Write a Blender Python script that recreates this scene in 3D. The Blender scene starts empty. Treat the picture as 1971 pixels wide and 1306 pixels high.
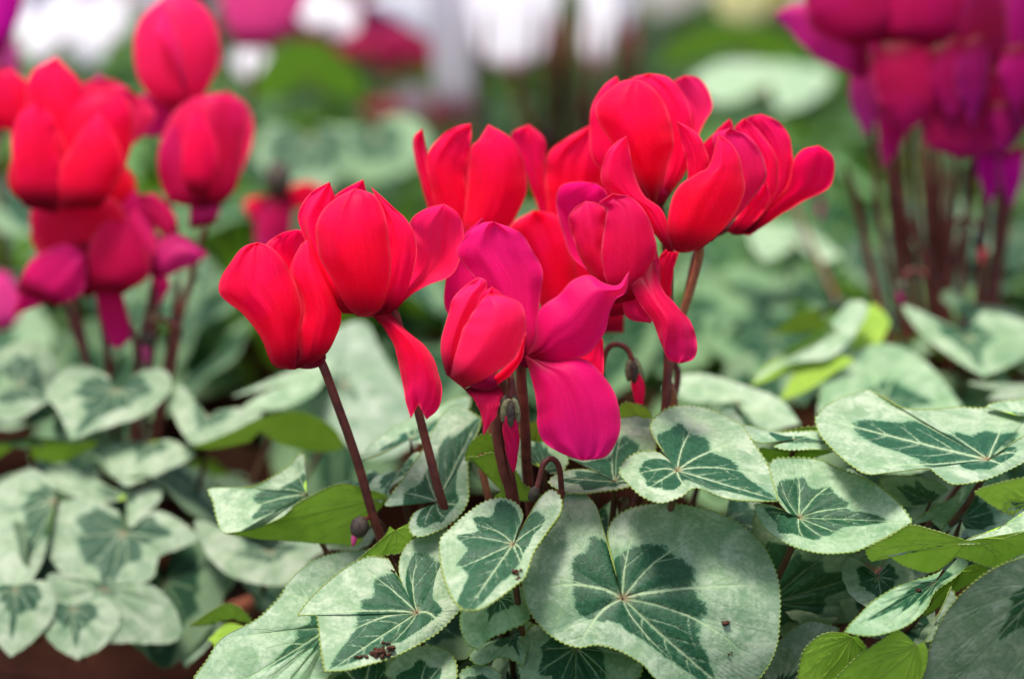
import bpy, math, random
import numpy as np
from mathutils import Vector, Matrix

# ------------------------------------------------------------------ scene, camera, light
S = bpy.context.scene
COL = S.collection
FPX = 85 / 36 * 1971.0
PITCH = math.radians(12)
H = 0.40
cam = bpy.data.cameras.new('camera'); camo = bpy.data.objects.new('camera', cam); COL.objects.link(camo)
camo.location = (0, 0, H); camo.rotation_euler = (math.radians(90) - PITCH, 0, 0)
cam.lens = 85; cam.sensor_width = 36; cam.clip_start = 0.02; cam.clip_end = 200
cam.dof.use_dof = True; cam.dof.focus_distance = 0.768; cam.dof.aperture_fstop = 4.8; cam.dof.aperture_blades = 0
S.camera = camo
SUN_EL, SUN_AZ = math.radians(77), math.radians(-125)      # azimuth measured from +Y towards +X
world = bpy.data.worlds.new('World'); S.world = world; world.use_nodes = True
wn = world.node_tree
sky = wn.nodes.new('ShaderNodeTexSky'); sky.sky_type = 'NISHITA'; sky.sun_disc = False
sky.sun_elevation = SUN_EL; sky.sun_rotation = SUN_AZ; sky.air_density = 1.0; sky.dust_density = 3.0; sky.ozone_density = 1.0
bg = wn.nodes['Background']; bg.inputs['Strength'].default_value = 0.065
wn.links.new(sky.outputs[0], bg.inputs['Color'])
sl = bpy.data.lights.new('sun', 'SUN'); so = bpy.data.objects.new('sun', sl); COL.objects.link(so)
sl.energy = 1.5; sl.angle = math.radians(16); sl.color = (1.0, 0.96, 0.9)
sd = Vector((math.sin(SUN_AZ) * math.cos(SUN_EL), math.cos(SUN_AZ) * math.cos(SUN_EL), math.sin(SUN_EL)))
so.rotation_euler = sd.to_track_quat('Z', 'Y').to_euler(); so.location = (0, 0, 3)
S.view_settings.view_transform = 'Standard'; S.view_settings.look = 'None'
S.view_settings.exposure = 2.08; S.view_settings.gamma = 1.0; S.view_settings.use_curve_mapping = False
S.view_settings.use_white_balance = True; S.view_settings.white_balance_temperature = 6700; S.view_settings.white_balance_tint = 12
S.render.engine = 'CYCLES'
S.cycles.max_bounces = 8; S.cycles.transmission_bounces = 6; S.cycles.diffuse_bounces = 4

FW = np.array((0, math.cos(PITCH), -math.sin(PITCH))); UP = np.array((0, math.sin(PITCH), math.cos(PITCH)))
RT = np.array((1.0, 0, 0)); C0 = np.array((0, 0, H))
def W(x, y, d):
    """photo coordinate (1971 x 1306) at distance d (m) along the view axis -> world point"""
    x = np.asarray(x, float); y = np.asarray(y, float); d = np.asarray(d, float)
    X = (x - 985.5) / FPX * d; V = -(y - 653) / FPX * d
    return C0 + X[..., None] * RT + V[..., None] * UP + d[..., None] * FW

# ------------------------------------------------------------------ materials
def N(nt, t, **kw):
    n = nt.nodes.new(t)
    for k, v in kw.items():
        if k in n.inputs: n.inputs[k].default_value = v
        else: setattr(n, k, v)
    return n
def newmat(name):
    m = bpy.data.materials.new(name); m.use_nodes = True; nt = m.node_tree; nt.nodes.clear()
    return m, nt, N(nt, 'ShaderNodeOutputMaterial')
def mixc(nt, f, a, b, typ='MIX'):
    n = nt.nodes.new('ShaderNodeMix'); n.data_type = 'RGBA'; n.blend_type = typ
    for v, i in ((f, 0), (a, 6), (b, 7)):
        if hasattr(v, 'is_linked'): nt.links.new(v, n.inputs[i])
        elif i == 0: n.inputs[0].default_value = v
        else: n.inputs[i].default_value = (*v, 1)
    return n.outputs[2]
def math_(nt, op, a, b=0.0, c=0.0, clamp=False):
    n = nt.nodes.new('ShaderNodeMath'); n.operation = op; n.use_clamp = clamp
    for v, i in ((a, 0), (b, 1), (c, 2)):
        if hasattr(v, 'is_linked'): nt.links.new(v, n.inputs[i])
        else: n.inputs[i].default_value = v
    return n.outputs[0]
def attr(nt, name):
    n = nt.nodes.new('ShaderNodeAttribute'); n.attribute_name = name; return n.outputs['Fac']
def ramp(nt, v, lo, hi):
    n = nt.nodes.new('ShaderNodeMapRange'); n.inputs[1].default_value = lo; n.inputs[2].default_value = hi
    n.interpolation_type = 'SMOOTHSTEP'; nt.links.new(v, n.inputs[0]); return n.outputs[0]
def noise(nt, scale, detail=4, rough=.55, vec=None, dist=0.0):
    n = N(nt, 'ShaderNodeTexNoise', Scale=scale, Detail=detail, Roughness=rough, Distortion=dist)
    if vec is not None: nt.links.new(vec, n.inputs['Vector'])
    return n.outputs['Fac']
def objvec(nt):
    tc = N(nt, 'ShaderNodeTexCoord'); oi = N(nt, 'ShaderNodeObjectInfo')
    add = N(nt, 'ShaderNodeVectorMath', operation='ADD'); nt.links.new(tc.outputs['Object'], add.inputs[0])
    nt.links.new(oi.outputs['Random'], add.inputs[1]); return add.outputs[0], oi

def leaf_material():
    m, nt, out = newmat('variegated_leaf')
    v, oi = objvec(nt)
    pat, vein, edge = attr(nt, 'pat'), attr(nt, 'vein'), attr(nt, 'edge')
    n1 = noise(nt, 90, 6, .65, v, .6); n2 = noise(nt, 700, 4, .7, v); n3 = noise(nt, 32, 3, .5, v, 1.0); n4 = noise(nt, 2600, 2, .6, v)
    mott = ramp(nt, math_(nt, 'ADD', math_(nt, 'MULTIPLY', n1, .65), math_(nt, 'MULTIPLY', n2, .35)), .40, .62)
    pale = mixc(nt, mott, (.145, .24, .13), (.33, .40, .28))
    pale = mixc(nt, math_(nt, 'MULTIPLY', ramp(nt, n3, .48, .74), .55), pale, (.19, .28, .15))
    n5 = noise(nt, 150, 5, .7, v, .4); bl = math_(nt, 'MULTIPLY', ramp(nt, noise(nt, 55, 3, .5, v, 1.2), .50, .60), ramp(nt, n5, .44, .58)); pale = mixc(nt, math_(nt, 'MULTIPLY', bl, .6), pale, (.11, .20, .115))
    dk = mixc(nt, ramp(nt, n2, .35, .7), (.006, .045, .019), (.018, .085, .040))
    p2 = math_(nt, 'ADD', pat, math_(nt, 'MULTIPLY', math_(nt, 'SUBTRACT', math_(nt, 'ADD', math_(nt, 'MULTIPLY', n2, .5), math_(nt, 'MULTIPLY', n1, .5)), .5), 1.7))
    col = mixc(nt, math_(nt, 'MULTIPLY', ramp(nt, p2, .22, .5), .55), pale, (.13, .27, .14))
    col = mixc(nt, ramp(nt, p2, .40, .64), col, dk)
    # greenish halo outside the dark zone and along the veins
    halo = math_(nt, 'MULTIPLY', math_(nt, 'MULTIPLY', vein, .35), ramp(nt, pat, .7, .2), clamp=True)
    col = mixc(nt, halo, col, (.28, .42, .22))
    vv = math_(nt, 'MULTIPLY', ramp(nt, vein, .40, .9), ramp(nt, n2, .12, .55))
    fe = math_(nt, 'MULTIPLY', math_(nt, 'MULTIPLY', ramp(nt, vein, .08, .36), pat), ramp(nt, math_(nt, 'ADD', math_(nt, 'MULTIPLY', n2, .5), math_(nt, 'MULTIPLY', n4, .5)), .42, .62))
    col = mixc(nt, math_(nt, 'MULTIPLY', fe, .55), col, (.24, .34, .22))
    vmix = math_(nt, 'MULTIPLY', vv, .85)
    col = mixc(nt, vmix, col, (.30, .40, .22))
    red = math_(nt, 'MULTIPLY', attr(nt, 'core'), .85)
    col = mixc(nt, red, col, (.16, .07, .03))
    spk = ramp(nt, n4, .66, .74)
    col = mixc(nt, math_(nt, 'MULTIPLY', spk, .35), col, (.62, .70, .58))
    col = mixc(nt, ramp(nt, edge, .2, .9), col, (.20, .27, .06))
    bn = noise(nt, 8, 2, .5, v)
    und = mixc(nt, ramp(nt, n1, .3, .7), (.24, .43, .03), (.33, .53, .05))
    und = mixc(nt, math_(nt, 'MULTIPLY', ramp(nt, vein, .3, 1.0), .5), und, (.20, .22, .05))
    geo = N(nt, 'ShaderNodeNewGeometry')
    c = mixc(nt, geo.outputs['Backfacing'], col, und)
    c = mixc(nt, 1.0, c, oi.outputs['Color'], 'MULTIPLY')
    b = N(nt, 'ShaderNodeBsdfPrincipled'); nt.links.new(c, b.inputs['Base Color'])
    rg = math_(nt, 'MULTIPLY_ADD', n2, .25, .36); nt.links.new(rg, b.inputs['Roughness']); b.inputs['Specular IOR Level'].default_value = .18
    bump = N(nt, 'ShaderNodeBump', Strength=.6, Distance=.0010)
    h = math_(nt, 'ADD', math_(nt, 'MULTIPLY', n2, .35), math_(nt, 'MULTIPLY', math_(nt, 'ADD', n1, math_(nt, 'MULTIPLY', vein, .25)), .9))
    nt.links.new(h, bump.inputs['Height']); nt.links.new(bump.outputs[0], b.inputs['Normal'])
    tr = N(nt, 'ShaderNodeBsdfTranslucent'); tc = mixc(nt, .6, c, (.22, .48, .03)); nt.links.new(tc, tr.inputs['Color'])
    mx = N(nt, 'ShaderNodeMixShader'); mx.inputs[0].default_value = .15
    nt.links.new(b.outputs[0], mx.inputs[1]); nt.links.new(tr.outputs[0], mx.inputs[2]); nt.links.new(mx.outputs[0], out.inputs[0])
    return m
def petal_material():
    m, nt, out = newmat('petal_skin')
    oi = N(nt, 'ShaderNodeObjectInfo'); uv = N(nt, 'ShaderNodeUVMap', uv_map='UVMap')
    mp = N(nt, 'ShaderNodeMapping'); mp.inputs['Scale'].default_value = (44, 2.6, 1); nt.links.new(uv.outputs[0], mp.inputs[0])
    add = N(nt, 'ShaderNodeVectorMath', operation='ADD'); nt.links.new(mp.outputs[0], add.inputs[0]); nt.links.new(oi.outputs['Random'], add.inputs[1])
    st = noise(nt, 1.0, 5, .6, add.outputs[0], .15)
    tc = N(nt, 'ShaderNodeTexCoord'); fine = noise(nt, 1800, 2, .6, tc.outputs['Object']); blot = noise(nt, 70, 3, .5, tc.outputs['Object'])
    s, e = attr(nt, 'along'), attr(nt, 'edge')
    base = oi.outputs['Color']
    c = mixc(nt, math_(nt, 'MULTIPLY', ramp(nt, st, .38, .62), .30), base, mixc(nt, 1.0, base, (.72, .55, .65), 'MULTIPLY'))
    c = mixc(nt, math_(nt, 'MULTIPLY', ramp(nt, blot, .4, .7), .30), c, (.04, .0, .09), 'ADD')
    c = mixc(nt, math_(nt, 'MULTIPLY', ramp(nt, fine, .56, .74), .5), c, (.06, .03, .05), 'ADD')
    c = mixc(nt, math_(nt, 'MULTIPLY', math_(nt, 'SUBTRACT', 1.0, ramp(nt, math_(nt, 'ADD', s, math_(nt, 'MULTIPLY', st, .12)), .10, .33)), .94), c, (.16, .0, .012))
    c = mixc(nt, math_(nt, 'MULTIPLY', ramp(nt, s, .40, 1.0), .8), c, (.02, .006, .07), 'ADD')  # pinker towards the tip: skylight sheen put into the colour, plus natural fading
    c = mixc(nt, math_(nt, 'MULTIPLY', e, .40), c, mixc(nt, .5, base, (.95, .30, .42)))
    b = N(nt, 'ShaderNodeBsdfPrincipled', Roughness=.5); nt.links.new(c, b.inputs['Base Color']); b.inputs['Specular IOR Level'].default_value = .12
    b.inputs['Sheen Weight'].default_value = .16; b.inputs['Sheen Tint'].default_value = (1, .45, .65, 1); b.inputs['Sheen Roughness'].default_value = .4
    bump = N(nt, 'ShaderNodeBump', Strength=.25, Distance=.0004)
    nt.links.new(math_(nt, 'ADD', st, math_(nt, 'MULTIPLY', fine, .25)), bump.inputs['Height']); nt.links.new(bump.outputs[0], b.inputs['Normal'])
    tr = N(nt, 'ShaderNodeBsdfTranslucent'); nt.links.new(mixc(nt, .15, c, oi.outputs['Color']), tr.inputs['Color'])
    mx = N(nt, 'ShaderNodeMixShader'); mx.inputs[0].default_value = .54
    nt.links.new(b.outputs[0], mx.inputs[1]); nt.links.new(tr.outputs[0], mx.inputs[2]); nt.links.new(mx.outputs[0], out.inputs[0])
    return m
def plain(name, c1, c2, scale, rough=.6, bumpd=.0005, spec=.3, strength=.5, stretch=None):
    m, nt, out = newmat(name)
    v, oi = objvec(nt)
    if stretch:
        mp = N(nt, 'ShaderNodeMapping'); mp.inputs['Scale'].default_value = stretch; nt.links.new(v, mp.inputs[0]); v = mp.outputs[0]
    n1 = noise(nt, scale, 6, .6, v); n2 = noise(nt, scale * 5, 3, .6, v)
    c = mixc(nt, ramp(nt, n1, .35, .65), c1, c2)
    b = N(nt, 'ShaderNodeBsdfPrincipled', Roughness=rough); nt.links.new(c, b.inputs['Base Color']); b.inputs['Specular IOR Level'].default_value = spec
    bump = N(nt, 'ShaderNodeBump', Strength=strength, Distance=bumpd)
    nt.links.new(math_(nt, 'ADD', n1, math_(nt, 'MULTIPLY', n2, .5)), bump.inputs['Height']); nt.links.new(bump.outputs[0], b.inputs['Normal'])
    nt.links.new(b.outputs[0], out.inputs[0]); return m
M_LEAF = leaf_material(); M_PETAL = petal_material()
M_STEM = plain('stem_skin', (.075, .016, .012), (.15, .036, .022), 160, .5, .0003)
M_STEML = plain('pale_stem_skin', (.22, .07, .035), (.30, .12, .05), 260, .5, .0003)
M_PETIOLE = plain('petiole_skin', (.07, .022, .012), (.09, .05, .022), 200, .5, .0003)
M_SEPAL = plain('sepal_skin', (.06, .055, .03), (.03, .014, .012), 700, .6, .0006)
M_SEPALP = plain('sepal_pale_margin', (.17, .19, .085), (.07, .075, .035), 900, .6, .0006)
M_TERRA = plain('terracotta', (.13, .035, .018), (.19, .055, .03), 40, .8, .0008)
M_SOIL = plain('peat_soil', (.012, .007, .004), (.04, .022, .013), 300, .95, .004, .1, 1.0)
M_CRUMB = plain('soil_crumb', (.045, .018, .01), (.12, .055, .035), 900, .95, .001, .1, 1.0)
M_BENCH = plain('bench_mat', (.02, .022, .02), (.04, .042, .035), 60, .9, .001)
M_GROUND = plain('gravel_floor', (.12, .11, .10), (.2, .19, .17), 20, .9, .004)

# ------------------------------------------------------------------ helpers
def crom(P, n):
    """Catmull-Rom through P (k x m), n samples spaced by arc length"""
    P = np.asarray(P, float)
    if len(P) == 2:
        u = np.linspace(0, 1, n)[:, None]; return P[0] * (1 - u) + P[1] * u
    Q = np.vstack([2 * P[0] - P[1], P, 2 * P[-1] - P[-2]]); out = []
    for i in range(1, len(Q) - 2):
        t = np.linspace(0, 1, 17)[:-1, None] if i < len(Q) - 3 else np.linspace(0, 1, 17)[:, None]
        a, b, c, d = Q[i - 1], Q[i], Q[i + 1], Q[i + 2]
        out.append(.5 * ((2 * b) + (-a + c) * t + (2 * a - 5 * b + 4 * c - d) * t ** 2 + (-a + 3 * b - 3 * c + d) * t ** 3))
    R = np.vstack(out); L = np.r_[0, np.cumsum(np.linalg.norm(np.diff(R[:, :2], axis=0), axis=1))]
    u = np.linspace(0, L[-1], n)
    return np.stack([np.interp(u, L, R[:, k]) for k in range(R.shape[1])], 1)

def mesh_np(name, V, F, mats, attrs=None, uv=None, fm=None, origin=None):
    me = bpy.data.meshes.new(name); V = np.asarray(V, float)
    if origin is not None: V = V - np.asarray(origin)
    F = np.asarray(F, np.int32)
    me.vertices.add(len(V)); me.vertices.foreach_set('co', V.astype(np.float32).ravel())
    me.loops.add(F.size); me.loops.foreach_set('vertex_index', F.ravel())
    me.polygons.add(len(F)); me.polygons.foreach_set('loop_start', np.arange(0, F.size, F.shape[1], dtype=np.int32))
    me.polygons.foreach_set('loop_total', np.full(len(F), F.shape[1], np.int32))
    me.polygons.foreach_set('use_smooth', np.ones(len(F), bool))
    for m in (mats if isinstance(mats, (list, tuple)) else [mats]): me.materials.append(m)
    if fm is not None: me.polygons.foreach_set('material_index', np.asarray(fm, np.int32))
    me.update(calc_edges=True)
    for k, a in (attrs or {}).items():
        at = me.attributes.new(k, 'FLOAT', 'POINT'); at.data.foreach_set('value', np.asarray(a, np.float32))
    if uv is not None:
        l = me.uv_layers.new(name='UVMap'); l.data.foreach_set('uv', np.asarray(uv, np.float32)[F.ravel()].ravel())
    return me
def link(name, me, parent=None, loc=(0, 0, 0), color=None):
    o = bpy.data.objects.new(name, me); COL.objects.link(o)
    loc = Vector([float(q) for q in loc])
    if parent is not None:
        o.parent = parent; o.location = loc - world_loc(parent)
    else: o.location = loc
    if color: o.color = (*color, 1)
    return o
def world_loc(o):
    v = Vector((0, 0, 0))
    while o is not None: v = v + o.location; o = o.parent
    return v
def tag(o, label, cat, group=None, kind=None):
    if label: o['label'] = label
    if cat: o['category'] = cat
    if group: o['group'] = group
    if kind: o['kind'] = kind
    return o
def empty(name, loc):
    o = bpy.data.objects.new(name, None); COL.objects.link(o); o.location = Vector([float(q) for q in loc]); o.empty_display_size = .02
    return o
def gridF(nu, nv, base=0, closed=False):
    i = np.arange(nu - 1)[:, None]; j = np.arange(nv if closed else nv - 1)[None, :]; j2 = (j + 1) % nv
    return (np.stack([i * nv + j, i * nv + j2, (i + 1) * nv + j2, (i + 1) * nv + j], -1) + base).reshape(-1, 4)
def tube(P, R, sides=8, base=0, caps=True):
    P = np.asarray(P, float); n = len(P); R = np.broadcast_to(np.asarray(R, float), (n,)).copy()
    T = np.gradient(P, axis=0); T /= np.linalg.norm(T, axis=1)[:, None] + 1e-12
    ref = np.array((0.31, .9, .27)); A = np.cross(T, ref); A /= np.linalg.norm(A, axis=1)[:, None] + 1e-12; B = np.cross(T, A)
    if caps:
        R[0] *= .3; R[-1] *= .3
    th = np.linspace(0, 2 * np.pi, sides, endpoint=False)
    V = P[:, None, :] + R[:, None, None] * (np.cos(th)[None, :, None] * A[:, None, :] + np.sin(th)[None, :, None] * B[:, None, :])
    return V.reshape(-1, 3), gridF(n, sides, base, True)
def smooth_rand(rng, n, k):
    x = np.linspace(0, 1, n); return sum(rng.normal() / (i + 1) * np.sin(2 * np.pi * (x * (i + 1) + rng.random())) for i in range(k))

# ------------------------------------------------------------------ leaves
def RC(a):
    a = np.abs(a); return 1.0 - .26 * np.clip(a / 1.1, 0, 1) ** 1.2 + .10 * np.clip((a - 1.4) / 1.2, 0, 1)
def vein_pattern(a, r, rng, dark=1.0):
    R = RC(a); X = r * R * np.sin(a); Y = r * R * np.cos(a)
    segs = []
    def path(p0, ang, length, bend, w0, n=7, wig=.05):
        pts = [np.array(p0)]; A = ang
        for i in range(n):
            A += bend / n + rng.normal() * wig; pts.append(pts[-1] + length / n * np.array((math.sin(A), math.cos(A))))
        for i in range(n): segs.append((pts[i], pts[i + 1], w0 * (1 - .55 * i / n), w0 * (1 - .55 * (i + 1) / n)))
        return pts, A
    pts, A = path((0, 0), 0, .97, 0, .017, 10, .02)
    for k in (2, 4, 6, 8):
        for sg in (-1, 1):
            p2, A2 = path(pts[k], sg * (.85 + rng.normal() * .08), .34 - .025 * k, -sg * .35, .008, 5)
            path(p2[3], sg * 1.25, .12, 0, .005, 3)
    for sg in (-1, 1):
        for ak, ln in ((.62, .74), (1.22, .68), (1.85, .62), (2.5, .55)):
            ak = ak + rng.normal() * .08 + .12
            pts, A = path((0, 0), sg * ak, ln, -sg * rng.uniform(.05, .65), .013, 8)
            for k, s2 in ((4, 1), (5, -1), (7, 1)):
                path(pts[k], A + s2 * .6, .26 if k < 7 else .16, -s2 * .3, .0065, 4)
            path(pts[-1], A - .5, .14, .3, .006, 3)
    D = np.zeros_like(X); G = np.zeros_like(X)
    for p, q, w0, w1 in segs:
        d = q - p; L2 = d @ d + 1e-9; t = np.clip(((X - p[0]) * d[0] + (Y - p[1]) * d[1]) / L2, 0, 1)
        dd = (X - p[0] - t * d[0]) ** 2 + (Y - p[1] - t * d[1]) ** 2; w = w0 + (w1 - w0) * t
        D = np.maximum(D, np.exp(-dd / (w * w)) * np.clip(.35 + w / .014, 0, 1)); G = np.maximum(G, np.exp(-dd / (9 * w * w)) * np.clip(w / .013, 0, 1))
    ph = smooth_rand(rng, 64, 5); aw = np.interp(a, np.linspace(-np.pi, np.pi, 64), ph) * .04
    aj = a + np.interp(a, np.linspace(-np.pi, np.pi, 14), rng.normal(size=14)) * .10
    k = np.abs(np.sin((np.abs(aj)) * np.pi / .62)) ; k = np.sqrt(k * k + .035)
    dark = dark * rng.uniform(1.0, 1.24); aw2 = .09 + .07 * np.interp(a, np.linspace(-np.pi, np.pi, 9), rng.normal(size=9)); aw = aw * 1.5
    rd = dark * (.50 + aw2 * (1 - k ** 1.1) + .30 * np.exp(-(a / .24) ** 2) + .06 * np.exp(-((np.abs(a) - 2.3) / .5) ** 2)) + aw
    pat = 1 / (1 + np.exp((r - rd) / .042)) * (1 - .12 * G)
    core = np.exp(-((X ** 2 + Y ** 2) / .0018))
    return np.maximum(D, G * .34), pat, core

LEAFN = [0]
def leaf(parent, c, pts, tip, d, gx=0., gy=-1., under=False, cup=0., wave=.0, det=2, dark=1., tint=(1, 1, 1), seed=None, petiole=True, label=None, base=None, bend=0.):
    """leaf blade whose petiole joins at c; pts runs from the sinus round the tip back to the sinus"""
    LEAFN[0] += 1; tint = tuple(min(1.12, max(.76, q)) for q in tint); rng = np.random.default_rng(seed if seed is not None else LEAFN[0] * 7)  # for leaves standing in shade the tint also puts shade into the colour
    P = [tuple(p) + ((0.,) if len(p) == 2 else ()) for p in pts]; P = np.array(P, float)
    a, b = P[:tip + 1], P[tip:]
    per = np.linalg.norm(np.diff(P[:, :2], axis=0), axis=1)
    la, lb = per[:tip].sum(), per[tip:].sum()
    step = {2: 2.6, 1: 7., 0: 14.}[det]
    na, nb = max(10, int(la / step)), max(10, int(lb / step))
    O = np.vstack([crom(a, na), crom(b, nb)[1:]]); n = len(O)
    f = np.r_[np.linspace(1, 0, na), np.linspace(0, -1, nb)[1:]]; ang = f * 2.95
    cx, cy = c; mpp = d / FPX
    L = np.r_[0, np.cumsum(np.linalg.norm(np.diff(O[:, :2], axis=0), axis=1))] * mpp
    vv_ = O[:, :2] - np.array(c); aa = np.unwrap(np.arctan2(vv_[:, 1], vv_[:, 0])); rr_ = np.hypot(vv_[:, 0], vv_[:, 1])
    sg_ = 1 if aa[-1] > aa[0] else -1; am = np.maximum.accumulate(aa * sg_); am2 = am[-1] - np.maximum.accumulate((am[-1] - (aa * sg_)[::-1]))[::-1] if False else am
    rev = np.abs(np.minimum(np.diff(aa * sg_), 0)).sum()
    if rev > 1e-3 and rev < .9 and abs(aa[-1] - aa[0]) > 3.5:
        lo = np.minimum.accumulate((aa * sg_)[::-1])[::-1]; mid_ = (am + lo) / 2; mid_ = mid_ + np.arange(n) * 1e-5
        O[:, 0] = cx + rr_ * np.cos(mid_ * sg_); O[:, 1] = cy + rr_ * np.sin(mid_ * sg_)
    # gentle irregularity and teeth
    rad = O[:, :2] - np.array(c); rl = np.linalg.norm(rad, axis=1)[:, None] + 1e-6
    ends = np.clip(np.minimum(L, L[-1] - L) / .006, 0, 1)
    tooth = np.abs(np.sin(np.pi * (L + .0006 * smooth_rand(rng, n, 7)) / .0016))
    amp = ends * (((.0006 * (tooth - .6)) if det == 2 else .0004 * np.abs(np.sin(np.pi * L / .004))) + .00028 * smooth_rand(rng, n, 14))
    O[:, :2] += rad / rl * (amp / mpp)[:, None]
    nr = {2: int(np.clip(rl.max() / 3.6, 24, 76)), 1: 14, 0: 8}[det]
    t = np.linspace(0.0, 1, nr) ** .92
    T, I = np.meshgrid(t, np.arange(n), indexing='ij')
    px = cx + T * (O[I, 0] - cx); py = cy + T * (O[I, 1] - cy)
    dx = (px - cx) * mpp; dy = (py - cy) * mpp
    A = ang[I]; half = rl.mean() * mpp
    dep = d + gx * dx + gy * dy + T ** 1.6 * O[I, 2] * .01 + cup * .01 * T ** 2 + wave * .016 * T ** 2.2 * (np.sin(3 * A + rng.random() * 6.3) * .6 + .4 * np.sin(5 * A + rng.random() * 6.3))
    dep += bend * (dx * dx + dy * dy) / (half + 1e-6)
    vein, pat, core = vein_pattern(A.ravel(), T.ravel(), rng, dark)
    q = np.abs(np.sin(np.abs(A) * np.pi / .62)); dep -= .0010 * q * np.sin(np.pi * np.clip(T, 0, 1)) * min(half / .025, 1.1) * (0.15 if under or not petiole or sum(tint) < 2.42 and half > .03 else 1)
    dep += .0004 * vein.reshape(T.shape) * (det == 2) * (1 if not under else -1)
    V = W(px, py, dep).reshape(-1, 3)
    F = gridF(nr, n)
    area = np.sum(O[:-1, 0] * O[1:, 1] - O[1:, 0] * O[:-1, 1])
    # want normals towards the camera for the upper face
    p = V[F[len(F) // 2 + n // 3]]; nn = np.zeros(3)
    for k in range(0, len(F), max(1, len(F) // 200)):
        p = V[F[k]]; nn += np.cross(p[1] - p[0], p[3] - p[0])
    if (nn @ FW > 0) != under: F = F[:, ::-1]
    e = np.zeros(len(V)); e[-n:] = .3; at = {'vein': vein, 'pat': pat, 'core': core, 'edge': e}
    if det == 2:
        rimP = V[-n:]; Vt, Ft = tube(rimP, (.00004 + (.00005 + .00024 * tooth ** 1.5 * np.clip(.75 + .5 * smooth_rand(rng, n, 12), .25, 1.3)) * np.clip(ends * 1.2 - .1, .0, 1)), 6, len(V), False)
        V = np.vstack([V, Vt]); F = np.vstack([F, Ft])
        for k in at: at[k] = np.r_[at[k], np.full(len(Vt), 1. if k == 'edge' else 0.)]
    o = W(cx, cy, d)
    ob = link('leaf', mesh_np('leaf', V, F, M_LEAF, at, origin=o), parent, o, tint)
    if label: ob['label'] = label
    if petiole:
        B = np.array(world_loc(parent)) if base is None else np.array(base)
        B = B + rng.normal(size=3) * (.008, .008, .0)
        q0 = o - FW * 0 ; q1 = o + np.array((0, .012, -.03)); q2 = B * .6 + o * .4 + np.array((0, .01, -.05))
        Q = crom([q0, q1, q2, B], 14) if False else np.array([(1 - s) ** 3 * q0 + 3 * s * (1 - s) ** 2 * q1 + 3 * s * s * (1 - s) * q2 + s ** 3 * B for s in np.linspace(0, 1, 14)])
        Vt, Ft = tube(Q, .0011, 6)
        link('petiole', mesh_np('petiole', Vt, Ft, M_PETIOLE, origin=o), ob, o)
    return ob

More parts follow.
